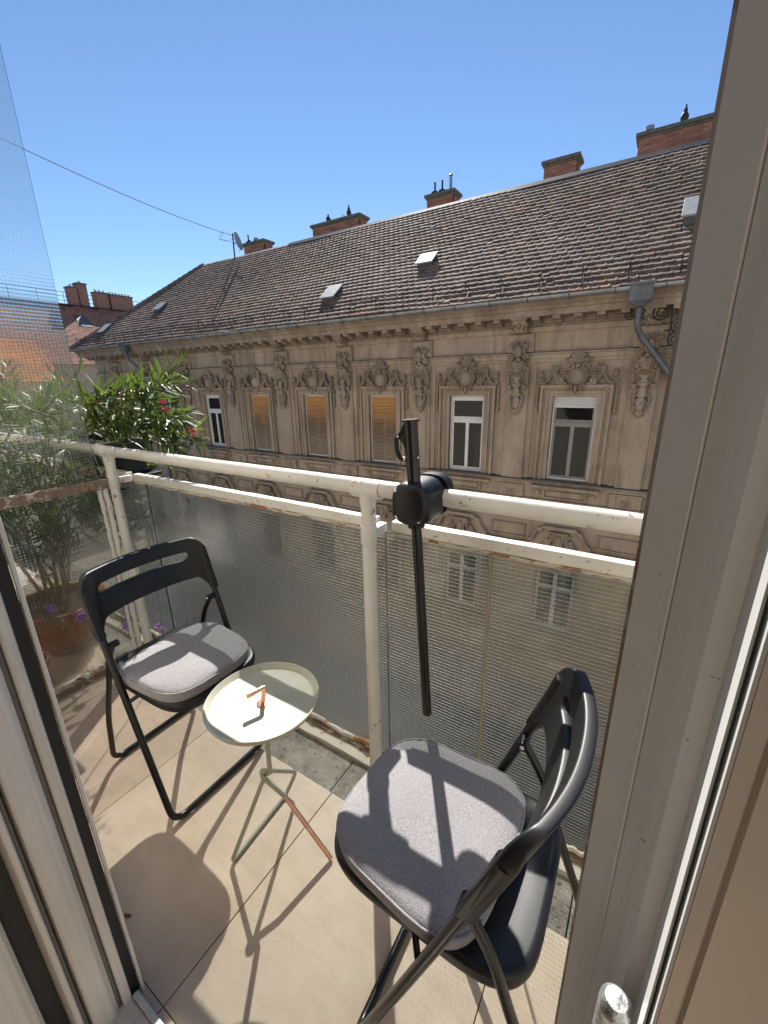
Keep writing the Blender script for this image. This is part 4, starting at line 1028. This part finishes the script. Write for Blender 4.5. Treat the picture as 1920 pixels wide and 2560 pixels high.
# ================================================================== FOLDING CHAIRS AND CUSHIONS
def chair_parts(root, lean=0.0):
    fy = lambda z: .197-.325*z-lean*z
    def frame(hw, top, foot, r, nm):
        L = [(-hw, y, z) for y, z in top]
        path = L+[(-hw, foot, .012), (hw, foot, .012)]+[(hw, y, z) for y, z in top[::-1]]
        m = MB(); m.tube(fillet(path, .045, 6), r, 12); return obj(nm, m, BLACK_M, root, smooth=60)
    frame(.187, [(fy(.725), .725), (fy(.30), .30)], fy(0), .0098, 'front_frame')
    frame(.166, [(fy(.575)-.004, .575), (-.045-lean*.4, .50), (-.072-lean*.3, .42), (-.155, .22)], -.204, .0088, 'rear_frame')
    for s in (-1, 1):
        pv = MB(); pv.tube([(s*.152, fy(.575)-.002, .575), (s*.186, fy(.575)-.002, .575)], .0105, 12); P_ = obj('pivot', pv, BLACK_P, root, smooth=40)
        rv = MB(); rv.ell((s*.150, fy(.575)-.002, .575), (.004, .005, .005), 8, 5); obj('rivet', rv, CHROME, P_, smooth=60)
        sp = MB(); sp.tube([(s*.187, fy(.405), .405), (s*.150, fy(.405)+.03, .432)], .006, 8); obj('seat_link', sp, BLACK_M, root, smooth=60)
        for yy in (fy(0), -.204):
            ft = MB(); ft.ell((s*.13, yy, .006), (.014, .012, .006), 10, 6); obj('foot_pad', ft, CHROME if yy > 0 else BLACK_P, root, smooth=60)
    # seat: rounded plate with a turned-down rim and gentle dish
    def outline(k, n, sc=1.0):
        a = 2*pi*k/n; e = .42
        cx = abs(cos(a))**e*(1 if cos(a) > 0 else -1); cy_ = abs(sin(a))**e*(1 if sin(a) > 0 else -1)
        wdt = .170-.012*(cy_*.5+.5); return cx*wdt*sc, .085+cy_*.195*sc+(.012*(1-cx*cx) if cy_ > 0 else 0)
    n = 56; m = MB(); rings = [(.0, .443), (.45, .4435), (.8, .446), (.93, .4495), (.975, .449), (1.0, .444), (1.005, .432), (.985, .418), (.95, .417), (.94, .430), (.5, .432), (0, .432)]
    for sc, z in rings:
        for k in range(n):
            x, y = outline(k, n, max(sc, .001)); m.v.append((x, y, z))
    for i in range(len(rings)-1):
        for k in range(n): l = (k+1) % n; m.f.append((i*n+k, i*n+l, (i+1)*n+l, (i+1)*n+k))
    obj('seat', m, BLACK_P, root, smooth=50)
    # backrest: curved panel with a slot, sleeves running down over the tubes
    N = 64; hw = .200; cols = []
    for i in range(N+1):
        u = -1+2*i/N; au = abs(u); x = hw*u
        zt = .786-(.040*max(0, (au-.80)/.20)**2.2); zb = .650
        if au > .72: t = min(1, (au-.72)/.20); zb = .650-.048*t*t
        s0 = .728; sh = .0135
        if au < .66: hgt = sh
        elif au < .74: hgt = sh*sqrt(max(0, 1-((au-.66)/.08)**2))
        else: hgt = 0
        bow = -.044*(1-min(1, au/.94)**2.2)
        cols.append((x, zb, s0-hgt, s0+hgt, zt, bow))
    m = MB(); th = .0085
    def pt(c, z, side):
        ee = max(0, (abs(c[0])/hw-.78)/.22); y = fy(z)+c[5]+side*(th+.006*ee)-(.004*(1-ee) if side < 0 else 0); return (c[0], y, z)
    bands = []
    for c in cols:
        idx = []
        for z in (c[1], c[2], c[3], c[4]):
            for sd in (1, -1): m.v.append(pt(c, z, sd)); idx.append(len(m.v)-1)
        bands.append(idx)      # [b+,b-,s0+,s0-,s1+,s1-,t+,t-]
    for i in range(N):
        A_, B_ = bands[i], bands[i+1]; ca, cb_ = cols[i], cols[i+1]
        for lo_, hi in ((0, 2), (4, 6)):
            m.f.append((A_[lo_], B_[lo_], B_[hi], A_[hi])); m.f.append((A_[lo_+1], A_[hi+1], B_[hi+1], B_[lo_+1]))
        m.f.append((A_[6], B_[6], B_[7], A_[7])); m.f.append((A_[0], A_[1], B_[1], B_[0]))
        oa, ob = ca[3]-ca[2] > 1e-6, cb_[3]-cb_[2] > 1e-6
        if oa or ob: m.f.append((A_[2], B_[2], B_[3], A_[3])); m.f.append((A_[4], A_[5], B_[5], B_[4]))
    for A_ in (bands[0], bands[-1]):
        m.f.append((A_[0], A_[2], A_[3], A_[1])); m.f.append((A_[4], A_[6], A_[7], A_[5]))
    me = m.mesh('backrest', BLACK_P, None, False)
    b = bmesh.new(); b.from_mesh(me); bmesh.ops.remove_doubles(b, verts=b.verts, dist=1e-5); bmesh.ops.recalc_face_normals(b, faces=b.faces)
    es = [e for e in b.edges if len(e.link_faces) == 2 and e.calc_face_angle(0) > 1.0]
    bmesh.ops.bevel(b, geom=es, offset=.0045, segments=3, affect='EDGES', profile=.5, clamp_overlap=True)
    b.to_mesh(me); b.free(); me.polygons.foreach_set('use_smooth', [True]*len(me.polygons)); me.set_sharp_from_angle(angle=radians(50))
    bk = put('backrest', me, root)
    for s in (-1, 1):
        sl = MB(); sl.tube([(s*.187, fy(.605), .605), (s*.188, fy(.66), .66), (s*.190, fy(.74)+.002, .74)], [.0126, .013, .0135], 14); obj('sleeve', sl, BLACK_P, bk, smooth=60)
def make_chair(loc, rz, label, lean):
    r = thing('folding_chair', (0, 0, 0), label, 'chair', 'folding chairs on the balcony')
    chair_parts(r, lean); r.location = loc; r.rotation_euler = (0, 0, rz); return r
make_chair((-1.265, .632, 0), radians(-90), 'black folding chair by the divider screen, backrest to the potted plants', -.02)
make_chair((-.140, .566, 0), radians(90.5), 'black folding chair nearest the right door frame, facing the little table', .03)

def cushion(loc, rz, label, hw, hd, seed, tilt=0):
    rnd = random.Random(seed)
    n = 72; m = MB(); h = .048
    def ol(k, sc):
        a = 2*pi*k/n; e = .52
        cx = abs(cos(a))**e*(1 if cos(a) > 0 else -1); cy_ = abs(sin(a))**e*(1 if sin(a) > 0 else -1)
        return cx*(hw-.014*cy_)*sc, cy_*hd*sc
    ph = [rnd.uniform(0, 6) for _ in range(6)]
    def wr(x, y, sc): return .0022*sin(38*x+ph[0]+11*y)*sc**3+.0015*sin(55*y+ph[1])*sc**4+.0012*sin(21*(x+y)+ph[2])
    rings = [(0, h+.004), (.2, h+.004), (.4, h+.0035), (.6, h+.003), (.75, h+.0015), (.86, h-.001), (.93, h-.004), (.975, h-.0075), (.99, h-.010), (1.0, h-.012), (.992, h-.014), (.999, h-.022), (1.0, .018), (.985, .006), (.95, .001), (0, .001)]
    for j, (sc, z) in enumerate(rings):
        for k in range(n):
            x, y = ol(k, max(sc, .001)); zz = z
            if z > .036: zz += wr(x, y, sc)
            if .9 < sc < 1.0 and z > .03: zz += .0010*sin(k*2.7+ph[3])+.0008*sin(k*4.1+ph[4])
            m.v.append((x, y, zz))
    for i in range(len(rings)-1):
        for k in range(n): l = (k+1) % n; m.f.append((i*n+k, i*n+l, (i+1)*n+l, (i+1)*n+k))
    me = m.mesh('seat_cushion', FABRIC, 80)
    o = put('seat_cushion', me); o.location = loc; o.rotation_euler = (0, tilt, rz); WORLD[o.name] = Matrix.Identity(4)
    pp = MB(); ring = []
    for k in range(n):
        x, y = ol(k, 1.0); ring.append((x, y, h-.0115+.0006*sin(k*2.7)))
    pp.tube(ring, .0026, 6, closed=True); q = put('piping', pp.mesh('piping', FABRIC, 60), o)
    q.matrix_parent_inverse = Matrix.Identity(4)
    return tag(o, label, 'cushion', 'grey chair cushions')
cushion((-1.135, .622, .4435), radians(-90), 'grey seat cushion on the chair beside the divider screen', .158, .150, 1)
cushion((-.262, .560, .4435), radians(87), 'grey seat cushion crossed by railing shadows on the right hand chair', .163, .158, 2)

# ================================================================== SIDE TABLE
tb = thing('side_table', (-.771, .594, 0), 'small round cream metal side table with copper handle and one copper leg', 'side table')
C0 = Vector((-.770, .594, 0)); ZP = .491; RP = .1465
tm = MB(); tm.lathe([(0, ZP), (RP-.018, ZP), (RP-.010, ZP+.002), (RP-.003, ZP+.013), (RP, ZP+.0145), (RP+.0012, ZP+.0135), (RP-.001, ZP+.008), (RP-.007, ZP-.003), (RP-.016, ZP-.006), (0, ZP-.006)], C0, 72, cap=False); obj('tray', tm, CREAM, tb, smooth=50)
J = Vector((-.782, .588, .244)); TOPJ = Vector((C0.x, C0.y, ZP-.004))
pm = MB(); pm.tube([TOPJ, J+Vector((.006, .004, 0))], .0068, 14); obj('pole', pm, CREAM, tb, smooth=60)
F1, F2, F3, K2 = Vector((-.829, .465, .007)), Vector((-.845, .695, .007)), Vector((-.597, .621, .007)), Vector((-.838, .742, .062))
lm = MB(); lm.tube(fillet([J+Vector((-.006, -.006, .012)), K2, F2, F1, J+Vector((-.004, -.006, -.004))], .022, 5), .0062, 12); obj('loop_leg', lm, CREAM, tb, smooth=60)
km = MB(); km.tube(fillet([J+Vector((.004, .004, -.005)), J+Vector((-.014, -.004, .016)), J+Vector((-.012, -.012, -.008)), J.lerp(F3, .27)], .012, 4), .0066, 12); obj('upper_leg', km, CREAM, tb, smooth=60)
cm = MB(); cm.tube([J.lerp(F3, .265), F3], .0066, 14); obj('copper_leg', cm, COPPER, tb, smooth=60)['label'] = 'copper leg of the table'
hb = Vector((-.765, .589, ZP)); ht = hb+Vector((.003, .008, .048)); arm = Vector((-.015, -.045, -.004))
hm = MB(); hm.lathe([(.016, 0), (.016, .002), (.0085, .0035), (0, .0035)], hb, 20); hm.tube(fillet([hb, ht, ht+arm], .003, 2), .0060, 14); obj('handle', hm, COPPER, tb, smooth=50)

# ================================================================== DOOR FRAME
df = thing('doorway', (-.79, .15, 0), 'white painted balcony doorway with dark seals left of the floor tiles', 'doorway')
Z0, Z1 = -.02, 2.25
def strip(name, poly, m, parent=df, z0=Z0, z1=Z1, bv=0): return obj(name, MB().prof_z(poly, z0, z1), m, parent, bevel=bv)
strip('outer_lip', [(-.795, .1885), (-.786, .188), (-.786, .194), (-.795, .195)], PVC, bv=.0012)
strip('gasket_channel', [(-.826, .17), (-.797, .17), (-.797, .1880), (-.826, .188)], GASKET)
strip('frame_profile', [(-.828, .150), (-.790, .152), (-.788, .155), (-.788, .167), (-.791, .1695), (-.828, .1695)], PVC, bv=.0015)
strip('seal', [(-.828, .1445), (-.797, .1445), (-.794, .1495), (-.828, .1497)], SEALG)
strip('frame_board', [(-.828, .096), (-.792, .100), (-.789, .104), (-.789, .134), (-.792, .138), (-.796, .144), (-.828, .1443)], PVC, bv=.0015)
strip('seal', [(-.828, .090), (-.800, .0895), (-.797, .0945), (-.828, .0955)], SEALG)
strip('frame_rebate', [(-.828, .074), (-.805, .076), (-.795, .079), (-.793, .086), (-.796, .0890), (-.828, .0892)], PVC, bv=.0015)
strip('frame_gap', [(-.829, .045), (-.822, .045), (-.822, .0735), (-.829, .0735)], GASKET)
strip('inner_board', [(-.828, -.02), (-.796, -.02), (-.790, -.014), (-.790, .026), (-.797, .038), (-.806, .044), (-.828, .0445)], PVC, bv=.0015)
thr = MB().box(-.829, .084, .10, .168, -.0195, .012).box(-.787, .05, .1685, .181, -.0195, .022); obj('threshold', thr, PVC, df, bevel=.003)
strip('head', [(-.829, -.02), (.085, -.02), (.085, .19), (-.829, .19)], PVC, z0=2.2501, z1=2.31)
dr = thing('doorpost', (.03, .17, 0), 'weathered white doorpost with a steel hinge running up the right edge', 'doorpost')
strip('outer_edge', [(.0018, .1900), (.0030, .1889), (.03, .1935), (.03, .200), (.004, .198)], PVC_EDGE, dr)
strip('jamb_face', [(.0031, .1888), (.0146, .1777), (.0156, .1777), (.084, .1777), (.084, .20), (.031, .20), (.031, .1936)], PVC, dr)
strip('jamb_step', [(.0157, .1776), (.0158, .1764), (.0180, .1742), (.0268, .1664), (.0275, .1664), (.084, .1664), (.084, .1776)], PVC, dr)
strip('rebate', [(.0276, .1663), (.0280, .1705), (.0330, .1700), (.0345, .1560), (.0370, .1515), (.084, .1515), (.084, .1663)], PVC, dr)
dl = thing('door_casing', (.045, .12, 0), 'brown glossy door casing with two sunlit white seal strips at the far right edge', 'door casing')
strip('seal_strip', [(.0306, .1417), (.0306, .1345), (.0312, .1342), (.0345, .1425), (.0335, .1440)], WINW, dl, -.02, 2.25)
strip('seal_strip', [(.0322, .1372), (.0322, .1301), (.0332, .1298), (.0350, .1360), (.0345, .1380)], WINW, dl, -.02, 2.25)
strip('casing_board', [(.0333, .1296), (.0372, .1285), (.0378, .1310), (.0388, .1310), (.0394, .1280), (.084, .1200), (.084, .1510), (.0360, .1510), (.0352, .1360)], LEAF_P, dl, -.02, 2.25)
hg = MB(); hg.lathe([(.0, 1.036), (.0045, 1.0355), (.0065, 1.033), (.0068, 1.029), (.0068, .955), (.006, .953), (.0066, .951), (.0066, .86), (0, .86)], (.0232, .1485, 0), 24, cap=False); obj('hinge', hg, GALV, dr, smooth=40)

# ================================================================== PLANTS OF THE NEXT BALCONY
def leaf_mesh(name, m, curl, width=.16, fold=.25, n=7):
    b = MB()
    for i in range(n+1):
        t = i/n; wv = width*.5*(sin(pi*min(1, t*1.02+.02))**.75)*(1-.25*t) if 0 < i < n else .004
        y = t; z = -curl*t*t
        b.v += [(-wv, y, z+wv*fold), (0, y, z), (wv, y, z+wv*fold)]
    for i in range(n):
        a = 3*i; b.f += [(a, a+1, a+4, a+3), (a+1, a+2, a+5, a+4)]
    return b.mesh(name, m, 60, False)
LM = [leaf_mesh('leaf', OLE, c, wd) for c, wd in ((.06, .15), (.22, .135), (.42, .14), (-.10, .13))]
LM2 = [leaf_mesh('leaf', OLE2, c, .2) for c in (.1, .35)]
def frame_from(d, roll):
    d = d.normalized(); a = Vector((0, 0, 1)) if abs(d.z) < .95 else Vector((1, 0, 0))
    x = d.cross(a).normalized(); z = x.cross(d)
    M = Matrix((x, d, z)).transposed(); return M @ Matrix.Rotation(roll, 3, 'Y')
def grow(plant, pts, nodes, L, solo, bulk, meshes=LM, whorl=3, ang=52, r0=.006, stemm=STEM, skip=.12, rnd=random):
    P = fillet(pts, .12, 6); st = MB(); st.tube(P, [r0*(1-.65*i/(len(P)-1)) for i in range(len(P))], 7); obj('stem', st, stemm, plant, smooth=60)
    seg = [(P[i+1]-P[i]).length for i in range(len(P)-1)]; tot = sum(seg)
    def at(s):
        for i, q in enumerate(seg):
            if s <= q or i == len(seg)-1: return P[i].lerp(P[i+1], min(1, s/q)), (P[i+1]-P[i]).normalized()
            s -= q
    for k in range(nodes):
        t = skip+(1-skip)*k/(nodes-1); p, d = at(t*tot*.999); ph = rnd.uniform(0, 6)
        for q in range(whorl):
            a = ph+2*pi*q/whorl+rnd.gauss(0, .25); el = radians(ang*(1-.55*max(0, t-.7)/.3)+rnd.gauss(0, 9))
            sx = d.orthogonal().normalized(); sy = d.cross(sx); out = cos(el)*d+sin(el)*(cos(a)*sx+sin(a)*sy)
            out = (out+Vector((0, 0, .12))).normalized()
            ll = L*rnd.uniform(.72, 1.15)*(1 if t < .93 else .75)
            M = Matrix.Translation(p) @ (frame_from(out, rnd.gauss(0, .5))*ll).to_4x4()
            me = rnd.choice(meshes)
            if solo[0] > 0: put('leaf', me, plant, M); solo[0] -= 1
            else:
                o = len(bulk.v); bulk.v += [tuple(M @ v.co) for v in me.vertices]; bulk.f += [tuple(i+o for i in f.vertices) for f in me.polygons]
def blossom(plant, p, m, r=.016, n=5, name='flower', tilt=None):
    b = MB(); d = Vector((random.gauss(0, .5), random.gauss(0, .5)-.3, .6)).normalized(); M = frame_from(d, random.uniform(0, 6))
    for k in range(n):
        a = 2*pi*k/n; R_2 = M @ Matrix.Rotation(a, 3, 'Y')
        for i in range(1):
            vs = [Vector((0, 0, 0)), Vector((r*.35, r*.35, r*.35)), Vector((r*.42, r*.25, r*.95)), Vector((0, r*.15, r*1.15)), Vector((-r*.42, r*.25, r*.95)), Vector((-r*.35, r*.35, r*.35))]
            b.add([p+R_2 @ v for v in vs], [(0, 1, 2, 3), (0, 3, 4, 5)])
    b.tube([p-d*r*1.2, p], [r*.12, r*.2], 5); return obj(name, b, m, plant, smooth=60, fixn=False)
rp = random.Random(5)
ol = thing('oleander', (-2.45, .74, .02), 'large oleander shrub with long narrow leaves and pink flowers leaning over the handrail', 'shrub')
solo = [285]; bulk = MB()
B0 = Vector((-2.47, .74, .2))
front = [
 [(-2.52, .90, 1.16), (-2.25, 1.0, 1.22), (-1.98, 1.05, 1.26), (-1.69, 1.07, 1.30)],
 [(-2.42, .95, 1.06), (-2.15, 1.02, 1.13), (-1.90, 1.06, 1.15), (-1.66, 1.08, 1.18)],
 [(-1.98, 1.05, 1.26), (-1.84, 1.08, 1.31), (-1.70, 1.10, 1.36)],
 [(-2.25, 1.0, 1.22), (-2.12, 1.06, 1.27), (-2.00, 1.10, 1.31)],
 [(-2.15, 1.02, 1.13), (-1.92, 1.10, 1.10), (-1.70, 1.14, 1.07)],
 [(-1.98, 1.05, 1.26), (-1.85, 1.04, 1.22), (-1.66, 1.06, 1.15)],
 [(-2.2, 1.02, 1.15), (-1.95, 1.06, 1.10), (-1.74, 1.08, 1.02)],
 [(-2.12, 1.04, 1.2), (-1.98, 1.12, 1.16), (-1.82, 1.16, 1.09)],
 [(-2.30, 1.0, 1.2), (-2.22, 1.04, 1.25), (-2.15, 1.07, 1.28)],
 [(-2.35, .98, 1.10), (-2.2, 1.04, 1.16), (-2.05, 1.09, 1.22)],
 [(-2.35, .98, 1.10), (-2.22, 1.0, 1.08), (-2.10, 1.03, 1.05)],
]
for i, p in enumerate(front):
    ln = sum((Vector(p[k+1])-Vector(p[k])).length for k in range(len(p)-1))
    grow(ol, p, max(4, int(ln/.031)), .135, solo, bulk, whorl=3, skip=.22 if i < 2 else .1, rnd=rp)
mains = [[B0+Vector((.02, .03, 0)), (-2.42, .78, .6), (-2.52, .90, 1.16)], [B0+Vector((.06, 0, 0)), (-2.36, .80, .55), (-2.42, .95, 1.06)],
         [B0, (-2.52, .68, .7), (-2.6, .62, 1.35)], [B0+Vector((-.04, -.03, 0)), (-2.5, .6, .6), (-2.42, .45, 1.1)], [B0+Vector((.03, -.05, 0)), (-2.35, .66, .5), (-2.24, .62, .86)],
         [B0+Vector((-.05, .04, 0)), (-2.62, .86, .7), (-2.8, 1.0, 1.25)], [B0+Vector((.05, -.02, 0)), (-2.3, .7, .5), (-2.22, .74, .80)]]
for i, p in enumerate(mains):
    grow(ol, p, 12, .12, solo, bulk, whorl=3, skip=.42, r0=.009, rnd=rp, stemm=DRY, ang=62)
for k in range(150):
    q = Vector((rp.uniform(-2.95, -2.2), rp.uniform(.30, 1.05), rp.uniform(.45, 1.25))); e = q+Vector((rp.gauss(0, .12), rp.gauss(0, .12), rp.uniform(.05, .25)))
    if e.x > DX-.16: e.x = DX-.16
    grow(ol, [q, q.lerp(e, .5), e], 5, .12, solo, bulk, whorl=3, rnd=rp, skip=.05)
obj('foliage', bulk, OLE, ol, fixn=False, kind='stuff', smooth=60)
for p in ((-1.78, 1.06, 1.225), (-1.79, 1.05, 1.205), (-1.775, 1.065, 1.19), (-2.06, 1.03, 1.27), (-2.07, 1.03, 1.255), (-1.655, 1.10, 1.105), (-1.665, 1.10, 1.09), (-1.67, 1.09, 1.115), (-1.85, 1.08, 1.0)):
    blossom(ol, Vector(p), PINK, .013)
def pot(name, c, r, h, label, m=TERRA):
    t = thing(name, c, label, 'plant pot')
    q = MB(); q.lathe([(0, .006), (r*.66, 0), (r*.70, .01), (r*.9, h*.78), (r*.92, h*.80), (r*1.0, h*.81), (r*1.03, h*.98), (r*1.0, h), (r*.92, h), (r*.90, h*.85), (0, h*.84)], c, 40, cap=False); obj('body', q, m, t, smooth=40)
    s = MB(); s.lathe([(0, h*.87), (r*.895, h*.865)], c, 32, cap=False); obj('soil', s, SOIL, t); return t
pot('terracotta_pot', (-2.47, .74, .0), .215, .245, 'large terracotta pot holding the oleander behind the divider')
pot('terracotta_pot', (-2.17, .47, .0), .085, .15, 'small terracotta pot at the foot of the divider screen')
pl = thing('hanging_planter', (-2.4, 1.09, .9), 'black trough planter hung outside the corner of the handrail', 'planter')
q = MB(); 
for (a, b, c, d, e, f) in ((-2.72, -2.13, 1.025, 1.03, .885, 1.03), (-2.72, -2.13, 1.17, 1.175, .885, 1.03), (-2.72, -2.715, 1.031, 1.169, .885, 1.03), (-2.135, -2.13, 1.031, 1.169, .885, 1.03), (-2.715, -2.135, 1.031, 1.169, .885, .892)): q.box(a, b, c, d, e, f)
obj('trough', q, BLACK_P, pl); obj('rim', MB().box(-2.73, -2.12, 1.015, 1.024, 1.015, 1.035).box(-2.73, -2.12, 1.176, 1.185, 1.015, 1.035), BLACK_P, pl); obj('soil', MB().box(-2.714, -2.136, 1.032, 1.168, .9, 1.0), SOIL, pl); obj('saucer', MB().box(-2.66, -2.06, 1.02, 1.16, .868, .882), BLACK_P, pl, bevel=.003)
sg_ = MB()
for a, b in (((-2.27, .975, 1.04), (-2.13, .985, 1.045)), ((-2.24, .95, 1.06), (-2.17, 1.0, 1.0)), ((-2.2, .955, .98), (-2.15, .96, .90)), ((-2.14, .955, .96), (-2.22, .96, .89)), ((-2.27, .95, 1.06), (-2.20, .95, .88)), ((-2.24, .96, 1.035), (-2.10, 1.0, 1.05))):
    A_, B_ = Vector(a), Vector(b); sg_.tube([A_, A_.lerp(B_, .5)+Vector((0, 0, -.004)), B_], .0012, 5)
tag(obj('tied_string', sg_, STRING), 'thin white strings tied around the left handrail corner', 'string')
yg = thing('yellow_green_plant', (-2.0, 1.1, .92), 'pale yellow green leafy plant below the handrail next to the planter', 'plant'); solo2 = [60]; bulk2 = MB()
for k in range(5):
    q = Vector((-2.05+rp.gauss(0, .05), 1.10+rp.gauss(0, .03), .91)); e = q+Vector((rp.uniform(.02, .16), rp.gauss(0, .03), rp.uniform(-.04, .07)))
    grow(yg, [q, q.lerp(e, .5)+Vector((0, 0, .02)), e], 5, .035, solo2, bulk2, LM2, 3, 60, .0018, rnd=rp, skip=.2)
bf_ = thing('bellflower', (-2.25, .85, .1), 'straggly trailing plant with small purple flowers beside the big terracotta pot', 'plant'); solo3 = [120]; bulk3 = MB()
for k in range(16):
    q = Vector((rp.uniform(-2.30, -2.18), rp.uniform(.55, .98), rp.uniform(.2, .26))); e = q+Vector((rp.uniform(.02, .10), rp.gauss(0, .10), rp.uniform(-.2, .12)))
    e.x = min(e.x, DX-.05); e.z = max(e.z, .02)
    grow(bf_, [q, q.lerp(e, .5)+Vector((rp.uniform(0, .03), 0, .05)), e], 6, .03, solo3, bulk3, LM2, 2, 60, .0013, stemm=DRY, rnd=rp)
for p in ((-2.12, .90, .21), (-2.11, .92, .19), (-2.12, .91, .23), (-2.12, .88, .165), (-2.11, .90, .15), (-2.13, .87, .12), (-2.12, .885, .105), (-2.11, .865, .13), (-2.13, .88, .40), (-2.14, .89, .41), (-2.13, .70, .26), (-2.14, .71, .27), (-2.13, .60, .36), (-2.08, 1.0, .07), (-2.05, 1.01, .06), (-2.12, .895, .18)):
    blossom(bf_, Vector(p), PURP, .020)
obj('foliage', bulk3, OLE2, bf_, fixn=False, kind='stuff') if bulk3.v else None
# scrap of dead leaf on the tiles
d_ = MB(); d_.add([(0, 0, .001), (.012, .002, .004), (.02, .0, .001), (.014, -.006, .003), (.004, -.005, .004), (.022, .006, .006)], [(0, 1, 3, 4), (1, 2, 3), (1, 5, 2)])
d_.v = [(-.97+a, .245+b, c+.001) for a, b, c in d_.v]
tag(obj('dead_leaf', d_, DEAD), 'tiny curled brown leaf scrap lying on the floor tiles', 'leaf')

gr = MB(); rg = random.Random(3)
for k in range(150):
    x = rg.uniform(-1.95, .3); y = rg.choice((rg.uniform(.79, .925), rg.uniform(.90, .928), rg.uniform(.25, .78))) if k % 5 else rg.uniform(.2, .78)
    z = .0006 if y < .783 else -.011; r = rg.uniform(.0008, .0022) if y > .785 else rg.uniform(.0005, .0012)
    gr.ell((x, y, z+r*.3), (r, r*rg.uniform(.5, 1), r*.5), 5, 3)
o_ = obj('grit', gr, SOIL, fixn=False, kind='stuff'); o_['label'] = 'specks of dark grit scattered on the floor tiles and concrete edge'; o_['category'] = 'grit'
